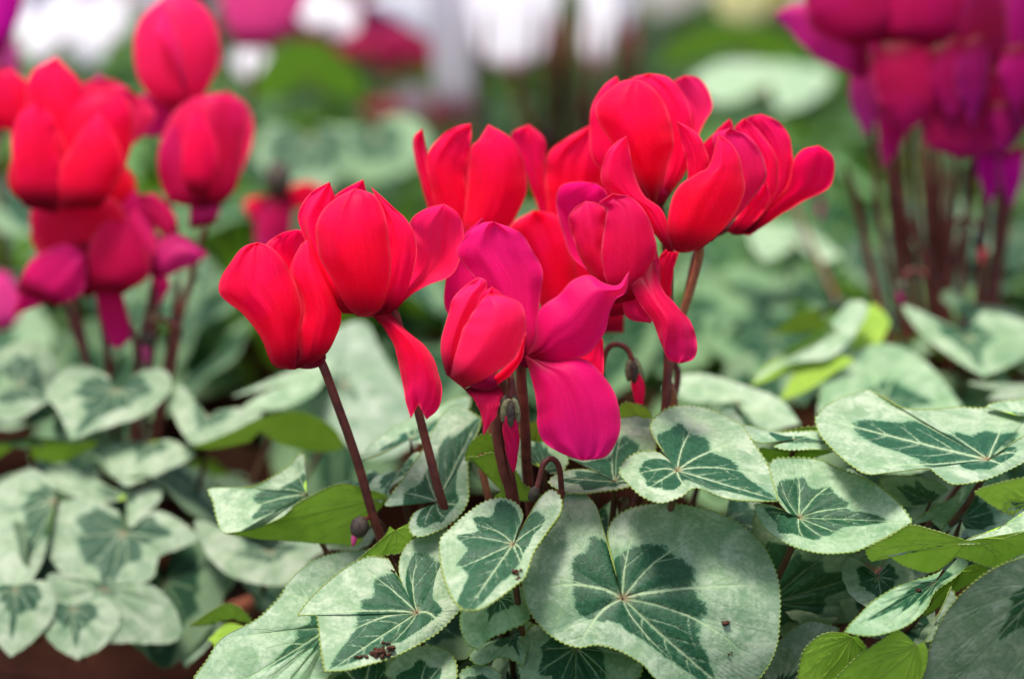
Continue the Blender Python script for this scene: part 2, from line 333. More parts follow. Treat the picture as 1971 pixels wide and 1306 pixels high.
# ------------------------------------------------------------------ petals
PETN = [0]
def petal(parent, Lr, Rr, d, col, bulge=.8, z=(0, 0, 0), curl=0., mid=None, det=1, e=1.0):
    PETN[0] += 1; rng = np.random.default_rng(PETN[0] * 13 + 5)
    ns, nu = (46, 30) if det else (20, 14)
    def rail(r):
        r = [tuple(p) + ((0.,) if len(p) == 2 else ()) for p in r]; return crom(np.array(r, float), ns)
    A, B = rail(Lr), rail(Rr); s = np.linspace(0, 1, ns)
    wob = np.sin(np.pi * s) * 1.3
    A[:, 0] += smooth_rand(rng, ns, 6) * wob; A[:, 1] += smooth_rand(rng, ns, 6) * wob
    B[:, 0] += smooth_rand(rng, ns, 6) * wob; B[:, 1] += smooth_rand(rng, ns, 6) * wob
    u = .5 - .5 * np.cos(np.linspace(0, np.pi, nu)) * .86 - .0; u = (u - u[0]) / (u[-1] - u[0])
    Sg, U = np.meshgrid(s, u, indexing='ij'); I = np.arange(ns)[:, None]
    if mid is not None:
        Mr = rail(mid); w = np.where(U < .5, U * 2, (1 - U) * 2); E = np.where((U < .5)[..., None], A[I], B[I])
        w2 = w[..., None]; G = E * (1 - w2) + Mr[I] * w2
    else: G = A[I] * (1 - U[..., None]) + B[I] * U[..., None]
    x, y, zz = G[..., 0], G[..., 1], G[..., 2]
    env = np.sin(np.pi * np.clip(Sg, 0, 1) ** .8) ** .6
    prof = 1 - np.abs(2 * U - 1) ** 2.2
    zl = np.interp(Sg, (0, .5, 1), z)
    if bulge > 0 and det: z = (z[0], z[1] - .12, z[2] - .5)
    zc = z[0] * (1 - Sg) * (1 - 2 * Sg) + 4 * z[1] * Sg * (1 - Sg) + z[2] * Sg * (2 * Sg - 1)
    dep = d + .01 * (zc + zz - bulge * prof * env + curl * np.abs(2 * U - 1) ** 5 * Sg)
    dep += .0009 * smooth_rand(rng, 64, 6)[(U * 63).astype(int)] * Sg * (1 - Sg * .3) + .0006 * np.sin(U * 9 + rng.random() * 6) * Sg + .0016 * smooth_rand(rng, ns, 6)[:, None] * (np.abs(2 * U - 1) ** 3) * Sg
    dep += .0007 * np.exp(-((U - .5) / .035) ** 2) * (1 - Sg) * np.sign(bulge or 1)
    V = W(x, y, dep)
    if det:                                             # petal has a slight fleshy thickness along its margin
        pass
    V = V.reshape(-1, 3); F = gridF(ns, nu)
    edge = np.clip(np.maximum(1 - np.minimum(U, 1 - U) / .035, 0), 0, 1) ** 1.0
    edge = np.maximum(edge, np.clip((Sg - .975) / .025, 0, 1)) * np.clip((Sg - .12) * 5, 0, 1) * e
    rimI = np.r_[np.arange(ns) * nu, (ns - 1) * nu + np.arange(1, nu), (np.arange(ns)[::-1] * nu + nu - 1)[1:]]
    at = {'along': Sg.ravel(), 'edge': edge.ravel()}; uv = np.stack([U.ravel(), Sg.ravel()], 1)
    if det:
        R = V[rimI]; keep = np.r_[True, np.linalg.norm(np.diff(R, axis=0), axis=1) > 1e-5]; R = R[keep]; rs = Sg.ravel()[rimI][keep]
        Vt, Ft = tube(R, .00015, 5, len(V), False); V = np.vstack([V, Vt]); F = np.vstack([F, Ft])
        at['along'] = np.r_[at['along'], np.repeat(rs, 5)]; at['edge'] = np.r_[at['edge'], np.repeat(np.clip((rs - .15) * 4, 0, 1) * e, 5)]
        uv = np.vstack([uv, np.zeros((len(Vt), 2))])
    o = W(np.mean([Lr[0][0], Rr[0][0]]), np.mean([Lr[0][1], Rr[0][1]]), d)
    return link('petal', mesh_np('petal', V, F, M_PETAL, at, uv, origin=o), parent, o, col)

def stem(parent, pts, r, mat=None, name='flower_stem', to=None, sides=12, label=None, r1=None):
    Q = [W(*p) for p in pts]
    if to is not None: Q.append(np.array(to))
    Q = crom3(Q, 90 if sides > 8 else 16); rr = np.linspace(r, r1 or r * 1.15, len(Q))
    V, F = tube(Q, rr, sides)
    o = link(name, mesh_np(name, V, F, mat or M_STEM, origin=Q[0]), parent, Q[0])
    if label: o['label'] = label
    return o
def crom3(P, n):
    P = np.asarray(P, float)
    if len(P) == 2: return P[0] + (P[1] - P[0]) * np.linspace(0, 1, n)[:, None]
    Q = np.vstack([2 * P[0] - P[1], P, 2 * P[-1] - P[-2]]); out = []
    for i in range(1, len(Q) - 2):
        t = np.linspace(0, 1, 13)[:, None]; t = t if i == len(Q) - 3 else t[:-1]; a, b, c, d = Q[i - 1:i + 3]
        out.append(.5 * ((2 * b) + (-a + c) * t + (2 * a - 5 * b + 4 * c - d) * t ** 2 + (-a + 3 * b - 3 * c + d) * t ** 3))
    R = np.vstack(out); L = np.r_[0, np.cumsum(np.linalg.norm(np.diff(R, axis=0), axis=1))]; u = np.linspace(0, L[-1], n)
    return np.stack([np.interp(u, L, R[:, k]) for k in range(3)], 1)
def blob(parent, name, x, y, d, rx, ry, rz, mat, col=None, tilt=0., twist=0., taper=0., n=18, flute=0.):
    """small rounded body (tube of a flower, bud): radii in px; tapers to a point downward"""
    mp = d / FPX; th = np.linspace(0, np.pi, n); ph = np.linspace(0, 2 * np.pi, n * 2, endpoint=False)
    TH, PH = np.meshgrid(th, ph, indexing='ij'); k = 1 - taper * (1 - np.cos(TH)) / 2
    g = 1 + flute * np.cos(5 * (PH + twist * np.cos(TH)))
    X = rx * np.sin(TH) * np.cos(PH) * k * g; Y = -ry * np.cos(TH); Z = rz * np.sin(TH) * np.sin(PH) * k * g
    c, s = math.cos(tilt), math.sin(tilt); X, Y = X * c - Y * s, X * s + Y * c
    V = W(x + X, y + Y, d + Z * mp).reshape(-1, 3); F = gridF(n, n * 2, 0, True); o = W(x, y, d)
    at = {'along': np.clip(.55 + 0 * TH, 0, 1).ravel(), 'edge': 0 * TH.ravel()}
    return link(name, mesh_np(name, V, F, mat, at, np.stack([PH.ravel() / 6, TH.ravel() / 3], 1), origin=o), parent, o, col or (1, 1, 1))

RED = (.98, .001, .034); RED2 = (.98, .002, .060); PINKR = (.98, .014, .10); MAG = (.80, .004, .135); MAG2 = (.80, .004, .125)
DMAG = (.33, .0, .055); PURP = (.55, .0, .24); WHITE = (.90, .90, .92); PINK = (.72, .12, .30); WINE = (.28, .01, .03)


# ------------------------------------------------------------------ ground, bench, pots
def box(name, x0, x1, y0, y1, z0, z1, mat, bev=.004):
    import bmesh
    bm = bmesh.new(); bmesh.ops.create_cube(bm, size=1)
    for v in bm.verts: v.co = Vector(((x0 + x1) / 2 + v.co.x * (x1 - x0), (y0 + y1) / 2 + v.co.y * (y1 - y0), (z0 + z1) / 2 + v.co.z * (z1 - z0)))
    bmesh.ops.bevel(bm, geom=bm.edges[:], offset=bev, segments=2, affect='EDGES')
    me = bpy.data.meshes.new(name); bm.to_mesh(me); bm.free(); me.materials.append(mat)
    o = bpy.data.objects.new(name, me); COL.objects.link(o); return o
tag(box('ground', -60, 60, -40, 80, -.86, -.80, M_GROUND), None, None, kind='structure')
tag(box('bench_surface', -2.6, 2.6, .30, 4.6, -.05, 0, M_BENCH), None, None, kind='structure')

def lathe(name, prof, mat, n=48, closed_top=False):
    prof = np.array(prof, float); ph = np.linspace(0, 2 * np.pi, n, endpoint=False)
    V = np.stack([prof[:, 0, None] * np.cos(ph), prof[:, 0, None] * np.sin(ph), np.repeat(prof[:, 1, None], n, 1)], -1).reshape(-1, 3)
    return mesh_np(name, V, gridF(len(prof), n, 0, True)[:, ::-1], mat)
ME_POT = lathe('pot', [(0.001, .0), (.044, .0), (.046, .002), (.060, .083), (.066, .084), (.0675, .087), (.0690, .106), (.0675, .109), (.064, .109), (.062, .104), (.060, .090)], M_TERRA)
_r = random.Random(3)
ME_SOIL = lathe('soil', [(.0611, .0925), (.05, .095), (.035, .097), (.018, .099), (.001, .100)], M_SOIL)
SOILZ = .097
def plant(x, y, label, cat='potted plant', group=None, scale=1.0):
    t = empty('cyclamen_plant', (x, y, 0)); tag(t, label, cat, group)
    p = link('pot', ME_POT, t, (x, y, 0)); s = link('soil', ME_SOIL, t, (x, y, 0))
    if scale != 1: p.scale = s.scale = (scale,) * 3
    return t
def xy_of(px, dep, z=.10):
    v = (z - H + dep * math.sin(PITCH)) / math.cos(PITCH)
    return (px - 985.5) / FPX * dep, dep * math.cos(PITCH) + v * math.sin(PITCH)
def soil(t, dx=0, dy=0): return np.array((t.location.x + dx, t.location.y + dy, SOILZ))

# ------------------------------------------------------------------ generic cyclamen pieces (for the plants out of focus)
def generic_leaf_mesh(seed):
    rng = np.random.default_rng(seed); n, nr = 96, 16
    f = np.linspace(1, -1, n); a = f * 2.95; R = RC(a) * (1 + .02 * smooth_rand(rng, n, 6)) + .018 * np.abs(np.sin(a * 15))
    R = R * (1 + .22 * np.exp(-(a / .25) ** 2) * 0 + .12 * np.exp(-(np.abs(a) / .2)))
    t = np.linspace(0, 1, nr); T, A = np.meshgrid(t, a, indexing='ij'); R2 = np.broadcast_to(R, T.shape)
    X = T * R2 * np.sin(A); Y = T * R2 * np.cos(A)
    Z = -.16 * Y * np.abs(Y) - .10 * rng.uniform(.3, 1.6) * X * X + .07 * T ** 2 * np.sin(3 * A + rng.random() * 6) + .05 * T ** 3 * np.sin(6 * A + rng.random() * 6) + .10 * np.abs(X) * rng.uniform(-1, 1.4)
    vein, pat, core = vein_pattern(A.ravel(), T.ravel(), rng, rng.uniform(.85, 1.35)); e = np.zeros(T.size); e[-n:] = .5
    V = np.stack([X, Y, Z], -1).reshape(-1, 3); F = gridF(nr, n)
    p = V[F[400]]
    if np.cross(p[1] - p[0], p[3] - p[0])[2] < 0: F = F[:, ::-1]
    return mesh_np('leaf', V, F, M_LEAF, {'vein': vein, 'pat': pat, 'core': core, 'edge': e})
GL = [generic_leaf_mesh(100 + i) for i in range(9)]
def generic_petal_mesh(seed):
    rng = np.random.default_rng(seed); ns, nu = 26, 15
    s = np.linspace(0, 1, ns); u = np.linspace(-1, 1, nu); Sg, U = np.meshgrid(s, u, indexing='ij')
    w = (.0045 + .0105 * np.sin(np.pi * s ** 1.15) ** .8) * np.clip((1 - s) * 6, 0, 1) ** .5 + .0002
    r = .005 + .011 * np.sin(np.pi * s * .75) + rng.uniform(-.004, .010) * s ** 2; z = -.003 * np.sin(np.pi * np.clip(s * 4, 0, 1)) + .046 * s ** 1.05
    tw = rng.uniform(-.5, .5)
    X = U * w[:, None] + .004 * tw * Sg; Y = r[:, None] - .32 * np.abs(U * w[:, None]) - 18 * (U * w[:, None]) ** 2 + .004 * U * tw * Sg; Z = z[:, None] + .0015 * np.sin(3 * U + Sg * 6) * Sg
    e = np.clip(1 - (1 - np.abs(U)) / .1, 0, 1) * np.clip(Sg * 5, 0, 1)
    return mesh_np('petal', np.stack([X, Y, Z], -1).reshape(-1, 3), gridF(ns, nu), M_PETAL, {'along': Sg.ravel(), 'edge': e.ravel()}, np.stack([U.ravel() * .5 + .5, Sg.ravel()], 1))
GP = [generic_petal_mesh(50 + i) for i in range(6)]
def generic_flower(t, top, col, rng, lean=.35, scale=1.0, stemr=.0014, smat=None):
    b = soil(t, rng.normal() * .012, rng.normal() * .012); top = np.array(top, float)
    P = [top + np.array((0, 0, .004)), top + np.array((0, .003, -.02)), b * .5 + top * .5 + np.array((0, 0, .0)) + (top - b) * np.array((.12, .12, 0)), b]
    V, F = tube(crom3(P, 14), stemr, 8)
    st = link('flower_stem', mesh_np('flower_stem', V, F, smat or M_STEM, origin=top), t, top)
    tl = Matrix.Rotation(rng.uniform(-lean, lean), 4, 'X') @ Matrix.Rotation(rng.uniform(-lean, lean), 4, 'Y')
    a0 = rng.random() * 6
    for k in range(5):
        o = bpy.data.objects.new('petal', GP[rng.integers(len(GP))]); COL.objects.link(o); o.parent = st
        kk = .9 + .25 * rng.random()
        o.matrix_local = tl @ Matrix.Rotation(a0 + k * 1.2566 + rng.normal() * .12, 4, 'Z') @ Matrix.Rotation(rng.normal() * .14 - .05, 4, 'X') @ Matrix.Scale(scale * kk, 4)
        o.color = (*[min(.95, c * rng.uniform(.85, 1.12)) for c in col], 1)
    return st
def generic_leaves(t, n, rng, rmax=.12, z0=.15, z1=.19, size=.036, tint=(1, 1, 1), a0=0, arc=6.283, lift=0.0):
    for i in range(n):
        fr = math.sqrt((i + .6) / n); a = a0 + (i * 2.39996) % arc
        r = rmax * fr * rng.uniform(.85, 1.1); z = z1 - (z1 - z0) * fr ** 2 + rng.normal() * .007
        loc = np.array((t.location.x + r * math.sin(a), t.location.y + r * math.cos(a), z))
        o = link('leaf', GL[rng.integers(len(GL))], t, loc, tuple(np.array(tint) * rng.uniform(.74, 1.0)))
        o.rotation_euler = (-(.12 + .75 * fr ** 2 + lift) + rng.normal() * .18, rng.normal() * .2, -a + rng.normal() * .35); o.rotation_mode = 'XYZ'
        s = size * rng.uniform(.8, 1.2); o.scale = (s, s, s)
def bud(t, x, y, d, px_len=60, w=14, col=PINKR, hook=1, to=None, r=.0011, sep=M_SEPAL):
    """hanging bud: hooked stalk, calyx lobes, furled tip"""
    st = stem(t, [(x + 0, y - w * 1.5, d), (x - hook * w * .4, y - w * 2.6, d), (x - hook * w * 1.9, y - w * 3.4, d), (x - hook * w * 3.3, y - w * 2.2, d + .001), (x - hook * w * 3.9, y + px_len * .3, d + .003)], r * .9, name='flower_bud', to=to, r1=r * 1.1)
    blob(st, 'furled_petals', x + 4 * hook, y + px_len * .45, d, w * .75, px_len * .62, w * .75, M_PETAL, col, 0, 1.2, .55, flute=.10)
    blob(st, 'calyx', x, y - w * .5, d, w * .95, w * 1.25, w * .95, sep, None, 0)
    return st

# ================================================================== the sharp red cyclamen in the middle
bx, by = xy_of(1070, .835)
A = plant(bx, by, 'sharp red cyclamen in the middle, ten open flowers above silver and dark green heart leaves', 'potted cyclamen')
SB = soil(A)
generic_leaves(A, 26, np.random.default_rng(77), .085, .095, .145, .030, (.8, .9, .8))
def fstem(pts, r=.0015, mat=None, label=None, jit=(0, 0)): return stem(A, pts, r, mat, to=SB + np.array((jit[0], jit[1], 0)), label=label)

# leftmost flower
f = fstem([(598, 684, .779), (617, 694, .780), (650, 780, .783), (687, 885, .788), (735, 1040, .797), (800, 1150, .81)], .00145, label='flower stem carrying the leftmost bloom')
petal(f, [(560, 711), (526, 702), (500, 645), (468, 603), (421, 560), (446, 503), (470, 475), (497, 467)], [(568, 711), (573, 680), (573, 640), (580, 600), (574, 560), (553, 513), (524, 478), (497, 467)], .772, RED, .7, (0, .0, .3))
petal(f, [(566, 711), (574, 680), (573, 640), (580, 598), (573, 560), (558, 520), (580, 470)], [(614, 696), (638, 665), (657, 608), (645, 560), (622, 505), (603, 465), (590, 462)], .774, RED, .6, (0, .1, .5))
petal(f, [(580, 690), (560, 600), (520, 510), (510, 475), (540, 450), (572, 442)], [(620, 660), (620, 600), (610, 530), (600, 470), (590, 448), (572, 442)], .786, RED, -.5, (0, .3, .5))
petal(f, [(575, 690), (530, 600), (510, 520), (505, 480), (530, 462)], [(600, 690), (600, 600), (580, 500), (560, 465), (530, 462)], .793, RED, -.5, (-.5, .3, .5))
blob(f, 'corolla_tube', 588, 684, .779, 40, 26, 36, M_PETAL, (.30, .0, .02), .1)

# second flower, the tall one over it
f = fstem([(722, 590, .777), (757, 598, .780), (785, 700, .782), (805, 790, .784), (826, 872, .787), (850, 960, .790), (900, 1090, .80)], .0014, label='flower stem carrying the tall bloom with a hanging petal')
petal(f, [(690, 609), (666, 590), (640, 540), (615, 490), (607, 440), (622, 405), (650, 380), (684, 363)], [(712, 609), (737, 590), (747, 550), (750, 500), (746, 450), (737, 402), (720, 375), (684, 363)], .764, RED, .9, (.2, .0, .3))
petal(f, [(660, 603), (622, 540), (595, 480), (574, 430), (577, 400), (597, 372), (634, 351)], [(690, 605), (660, 550), (630, 490), (630, 430), (645, 390), (634, 351)], .776, RED2, .5, (-.3, .1, .4))
petal(f, [(670, 590), (620, 500), (612, 440), (620, 405), (655, 370), (699, 346)], [(725, 590), (727, 480), (712, 400), (699, 346)], .786, RED2, -.5, (-.6, .2, .3))
petal(f, [(722, 608), (735, 545), (745, 470), (738, 410), (715, 361)], [(748, 606), (777, 575), (797, 510), (801, 470), (786, 430), (757, 400), (715, 361)], .773, RED2, .3, (0, .0, .5))
petal(f, [(738, 607), (766, 570), (790, 520), (798, 470), (788, 428), (820, 403), (855, 393)], [(756, 606), (780, 577), (818, 551), (862, 533), (883, 505), (893, 455), (882, 413), (855, 393)], .779, PINKR, -.5, (0, .2, .2))
petal(f, [(718, 608), (746, 640), (766, 690), (776, 740), (784, 780), (791, 803)], [(752, 604), (787, 640), (818, 668), (838, 705), (849, 748), (843, 785), (821, 806)], .769, RED2, .25, (.2, -.1, 0), mid=[(730, 606, .0), (765, 630, -.3), (800, 672, -.45), (811, 715, -.35), (808, 750, -.2), (806, 776, 0)])
blob(f, 'corolla_tube', 718, 585, .777, 46, 25, 42, M_PETAL, (.34, .0, .03), -.1)

# front pale-edged half-open flower
f = fstem([(950, 720, .762), (968, 745, .772), (957, 830, .778), (968, 900, .782), (985, 962, .786), (1000, 1100, .80)], .0016, label='flower stem under the tulip-like half-open bloom')
petal(f, [(866, 727), (880, 670), (905, 610), (925, 580), (940, 566)], [(893, 748), (945, 722), (988, 690), (1007, 650), (1012, 612), (1000, 583), (970, 570), (940, 566)], .748, PINKR, .9, (.3, 0, .2))
petal(f, [(860, 722), (850, 680), (853, 630), (870, 580), (895, 551), (922, 534)], [(872, 730), (880, 670), (904, 611), (926, 570), (938, 552), (935, 540), (922, 534)], .755, PINKR, .5, (0, -.1, .1))
petal(f, [(896, 749), (948, 724), (990, 691), (1009, 650)], [(908, 752), (950, 744), (985, 718), (1004, 690), (1013, 640)], .759, RED2, .15, (0, 0, .0))
petal(f, [(910, 700), (900, 620), (920, 570), (948, 553)], [(960, 700), (975, 620), (968, 570), (948, 553)], .762, PINKR, -.4, (0, .2, .2))
petal(f, [(894, 748), (914, 770), (927, 800), (931, 837)], [(962, 742), (967, 760), (958, 788), (944, 815), (931, 837)], .760, PINKR, .2, (.1, -.1, 0), mid=[(925, 748), (945, 765), (945, 792), (931, 837)])
blob(f, 'corolla_tube', 915, 722, .760, 48, 24, 40, M_PETAL, (.40, .0, .05), .45)

# wide open magenta flower
f = fstem([(1012, 668, .775), (1003, 715, .782), (1008, 780, .785), (1012, 850, .79), (1020, 960, .80)], .0017, label='flower stem behind the wide open magenta bloom')
petal(f, [(1003, 690), (965, 605), (922, 545), (880, 488), (896, 455), (926, 431), (950, 427)], [(1024, 686), (1042, 650), (1036, 600), (1040, 560), (1043, 522), (1022, 480), (1000, 447), (950, 427)], .776, MAG, .25, (-.4, .2, .5), e=.5)
petal(f, [(985, 670), (900, 640), (862, 605), (853, 570), (868, 500), (890, 455), (928, 421)], [(1005, 640), (975, 560), (950, 480), (928, 421)], .788, MAG, -.4, (-.8, .1, .4), e=.5)
petal(f, [(1014, 682), (1030, 650), (1037, 600), (1075, 565), (1102, 540), (1135, 531), (1165, 546), (1190, 548), (1211, 523)], [(1020, 688), (1060, 697), (1100, 693), (1135, 680), (1160, 645), (1173, 600), (1185, 575), (1205, 560), (1211, 523)], .768, MAG, .45, (0, -.2, .2), e=.6)
petal(f, [(1010, 684), (1022, 722), (1032, 770), (1036, 820), (1048, 850), (1082, 872), (1120, 885)], [(1024, 684), (1070, 692), (1118, 690), (1150, 712), (1183, 758), (1194, 810), (1186, 850), (1165, 878), (1120, 885)], .768, MAG, .5, (.1, -.3, .0), e=.5)
petal(f, [(1020, 670), (1060, 640), (1100, 600), (1130, 560)], [(1020, 680), (1100, 690), (1158, 738), (1160, 655)], .785, RED, -.3, (-.8, 0, 0))
blob(f, 'corolla_tube', 1015, 684, .776, 24, 24, 22, M_PETAL, (.30, .0, .05), 0)

# crimson drooping flower
f = fstem([(1232, 560, .800), (1262, 520, .804), (1287, 500, .806), (1286, 600, .806), (1286, 690, .806), (1279, 800, .808), (1250, 900, .815)], .0015, label='flower stem of the drooping crimson bloom')
petal(f, [(1180, 560), (1130, 520), (1098, 490), (1080, 430), (1071, 388), (1080, 358), (1112, 350), (1150, 354)], [(1200, 540), (1165, 480), (1168, 420), (1168, 375), (1150, 354)], .800, MAG2, -.6, (-.6, .2, .1), e=.7)
petal(f, [(1165, 575), (1115, 490), (1096, 430), (1104, 405), (1127, 388)], [(1205, 565), (1172, 500), (1170, 440), (1166, 406), (1150, 392), (1127, 388)], .789, (.78, .003, .05), .5, (0, .1, .5))
petal(f, [(1185, 585), (1160, 510), (1163, 440), (1168, 402), (1152, 392), (1180, 373)], [(1228, 575), (1252, 520), (1263, 480), (1256, 440), (1236, 400), (1212, 380), (1180, 373)], .785, (.76, .003, .065), .5, (0, .0, .5))
petal(f, [(1212, 545), (1232, 585), (1256, 618), (1272, 662), (1288, 692), (1312, 698)], [(1258, 500), (1274, 555), (1302, 590), (1328, 620), (1341, 658), (1336, 688), (1312, 698)], .781, (.80, .004, .075), .2, (.0, -.2, 0), mid=[(1235, 530), (1262, 580, -.3), (1283, 615, -.5), (1283, 645, -.4), (1280, 670, -.2), (1300, 697)])
petal(f, [(1230, 560), (1204, 568), (1198, 592), (1214, 613), (1252, 621)], [(1250, 565), (1262, 600), (1252, 621)], .788, (.72, .005, .08), .3, (0, 0, 0))
petal(f, [(1255, 600), (1268, 550), (1268, 500), (1282, 480)], [(1284, 604), (1291, 560), (1296, 520), (1306, 486)], .80, RED, .1, (0, 0, 0))
petal(f, [(1175, 610), (1165, 540), (1180, 480)], [(1235, 600), (1270, 540), (1262, 470)], .797, (.66, .004, .06), .3, (0, 0, 0))

# right tulip-shaped flower and the one beside it
f = fstem([(1332, 472, .806), (1348, 480, .809), (1333, 545, .812), (1312, 610, .815), (1294, 670, .818), (1286, 730, .82), (1280, 850, .825)], .0014, M_STEML, label='pale brown flower stem slanting to the right blooms')
petal(f, [(1287, 484), (1260, 450), (1228, 402), (1178, 374), (1157, 345), (1167, 297), (1188, 273), (1206, 263)], [(1296, 485), (1288, 440), (1270, 402), (1240, 377), (1222, 335), (1212, 292), (1206, 263)], .789, RED2, .4, (0, .1, 0))
petal(f, [(1305, 485), (1287, 450), (1288, 408), (1305, 362), (1340, 335), (1365, 320), (1383, 260)], [(1343, 482), (1370, 462), (1402, 430), (1426, 390), (1433, 360), (1426, 312), (1410, 280), (1383, 260)], .786, RED, .8, (.1, 0, .2))
petal(f, [(1300, 440), (1325, 340), (1314, 280), (1303, 234)], [(1350, 430), (1362, 350), (1362, 295), (1338, 255), (1303, 234)], .796, RED2, .3, (0, 0, 0))
petal(f, [(1330, 440), (1345, 330), (1352, 285), (1375, 255), (1405, 229)], [(1395, 400), (1412, 300), (1412, 250), (1405, 229)], .815, RED2, -.2, (0, 0, 0))
petal(f, [(1340, 470), (1390, 380), (1380, 300), (1372, 262), (1405, 247)], [(1370, 465), (1428, 405), (1470, 350), (1472, 320), (1462, 290), (1440, 262), (1405, 247)], .800, (.76, .005, .075), .5, (0, 0, .2))
blob(f, 'corolla_tube', 1322, 464, .800, 34, 22, 28, M_PETAL, (.36, .0, .03), -.2)
f = fstem([(1415, 432, .825), (1390, 446, .832), (1345, 475, .832), (1318, 590, .832), (1295, 680, .834), (1287, 800, .836)], .0012, label='thin flower stem of the rightmost bloom')
petal(f, [(1402, 447), (1432, 405), (1458, 330), (1430, 270), (1415, 247), (1433, 228)], [(1428, 450), (1478, 400), (1498, 350), (1492, 302), (1466, 258), (1433, 228)], .812, RED2, .4, (0, 0, .2))
petal(f, [(1430, 440), (1480, 330), (1460, 262), (1436, 230), (1465, 220)], [(1448, 440), (1508, 375), (1525, 330), (1521, 272), (1500, 236), (1465, 220)], .820, RED2, .3, (0, 0, .2))
petal(f, [(1420, 450), (1470, 402), (1512, 366), (1525, 318), (1545, 290), (1575, 280)], [(1443, 453), (1482, 427), (1540, 388), (1590, 363), (1606, 335), (1601, 300), (1575, 280)], .818, RED2, -.6, (0, .1, -.2), curl=-.3)
petal(f, [(1400, 446), (1428, 402), (1452, 372), (1474, 350)], [(1424, 450), (1468, 410), (1482, 380), (1474, 350)], .808, RED2, .2, (0, 0, 0))
blob(f, 'corolla_tube', 1424, 436, .822, 24, 16, 22, M_PETAL, (.25, .0, .03), -.35)

# tall flower at the top
f = fstem([(1260, 380, .822), (1270, 395, .824), (1278, 450, .825), (1290, 600, .828), (1284, 720, .83), (1281, 850, .833)], .0013, label='flower stem of the topmost sharp bloom')
petal(f, [(1252, 390), (1215, 330), (1175, 272), (1146, 212), (1165, 180), (1198, 157), (1225, 154)], [(1262, 394), (1282, 330), (1296, 265), (1285, 213), (1262, 176), (1242, 160), (1225, 154)], .806, RED, .9, (.2, 0, .2))
petal(f, [(1235, 388), (1188, 350), (1143, 310), (1136, 262), (1139, 215), (1160, 170), (1187, 147)], [(1255, 390), (1235, 300), (1210, 200), (1187, 147)], .820, RED2, .4, (-.2, 0, .2))
petal(f, [(1258, 393), (1285, 310), (1275, 215), (1243, 168), (1215, 152), (1250, 142)], [(1277, 396), (1312, 340), (1335, 290), (1333, 232), (1316, 182), (1287, 150), (1250, 142)], .822, RED2, .5, (-.2, 0, .2))
petal(f, [(1275, 385), (1318, 290), (1322, 230), (1295, 165), (1318, 146)], [(1300, 350), (1346, 255), (1369, 215), (1365, 180), (1346, 152), (1318, 146)], .835, PINKR, -.3, (-.6, 0, .1))
petal(f, [(1235, 380), (1200, 300), (1180, 230), (1215, 150)], [(1275, 380), (1300, 300), (1290, 220), (1215, 150)], .838, RED, -.6, (-.8, .2, 0))
blob(f, 'corolla_tube', 1262, 374, .82, 27, 20, 26, M_PETAL, (.36, .0, .02), 0)

# two red flowers at the back
f = fstem([(905, 470, .84), (915, 520, .842), (940, 640, .845), (1000, 800, .85)], .0013, label='flower stem of the back bloom with spread petals')
petal(f, [(845, 470), (818, 380), (799, 310), (796, 268), (812, 248)], [(885, 470), (862, 400), (836, 350), (821, 292), (812, 248)], .838, RED2, .3, (0, 0, 0))
petal(f, [(855, 475), (832, 372), (822, 305), (850, 262), (880, 244), (907, 239)], [(905, 475), (905, 400), (893, 335), (905, 290), (907, 239)], .834, RED, .4, (0, 0, 0))
petal(f, [(880, 480), (896, 400), (905, 292), (922, 270), (940, 240)], [(935, 480), (985, 428), (1012, 375), (1013, 335), (1003, 298), (982, 266), (940, 240)], .830, RED, .7, (0, 0, 0))
petal(f, [(870, 470), (880, 350), (892, 290)], [(940, 460), (930, 350), (915, 280)], .846, RED, -.3, (0, 0, 0))
petal(f, [(850, 480), (835, 400), (830, 350)], [(900, 480), (890, 400), (870, 330)], .842, RED, -.3, (0, 0, 0))
blob(f, 'corolla_tube', 900, 462, .838, 42, 24, 40, M_PETAL, (.40, .0, .02), 0)
f = fstem([(1085, 560, .85), (1100, 600, .853), (1100, 700, .855), (1080, 900, .856)], .0014, label='flower stem of the back bloom between the tall ones')
petal(f, [(1055, 470), (1030, 385), (1008, 315), (984, 262), (1018, 240)], [(1090, 470), (1062, 380), (1050, 320), (1048, 270), (1018, 240)], .856, RED2, .3, (0, 0, 0))
petal(f, [(1062, 470), (1052, 370), (1055, 300), (1090, 268), (1140, 240)], [(1130, 470), (1155, 370), (1160, 300), (1140, 240)], .852, RED, .5, (0, 0, 0))
petal(f, [(1055, 640), (1030, 560), (1010, 500), (980, 440), (1028, 405)], [(1125, 640), (1115, 560), (1100, 480), (1078, 420), (1028, 405)], .846, RED, .5, (0, 0, 0))
petal(f, [(1090, 640), (1060, 560), (1055, 480), (1100, 400)], [(1200, 640), (1200, 540), (1180, 460), (1100, 400)], .85, RED, .3, (0, 0, 0))
petal(f, [(1080, 470), (1100, 400), (1110, 330), (1150, 300)], [(1150, 480), (1190, 420), (1200, 350), (1150, 300)], .858, RED, .3, (0, 0, 0))

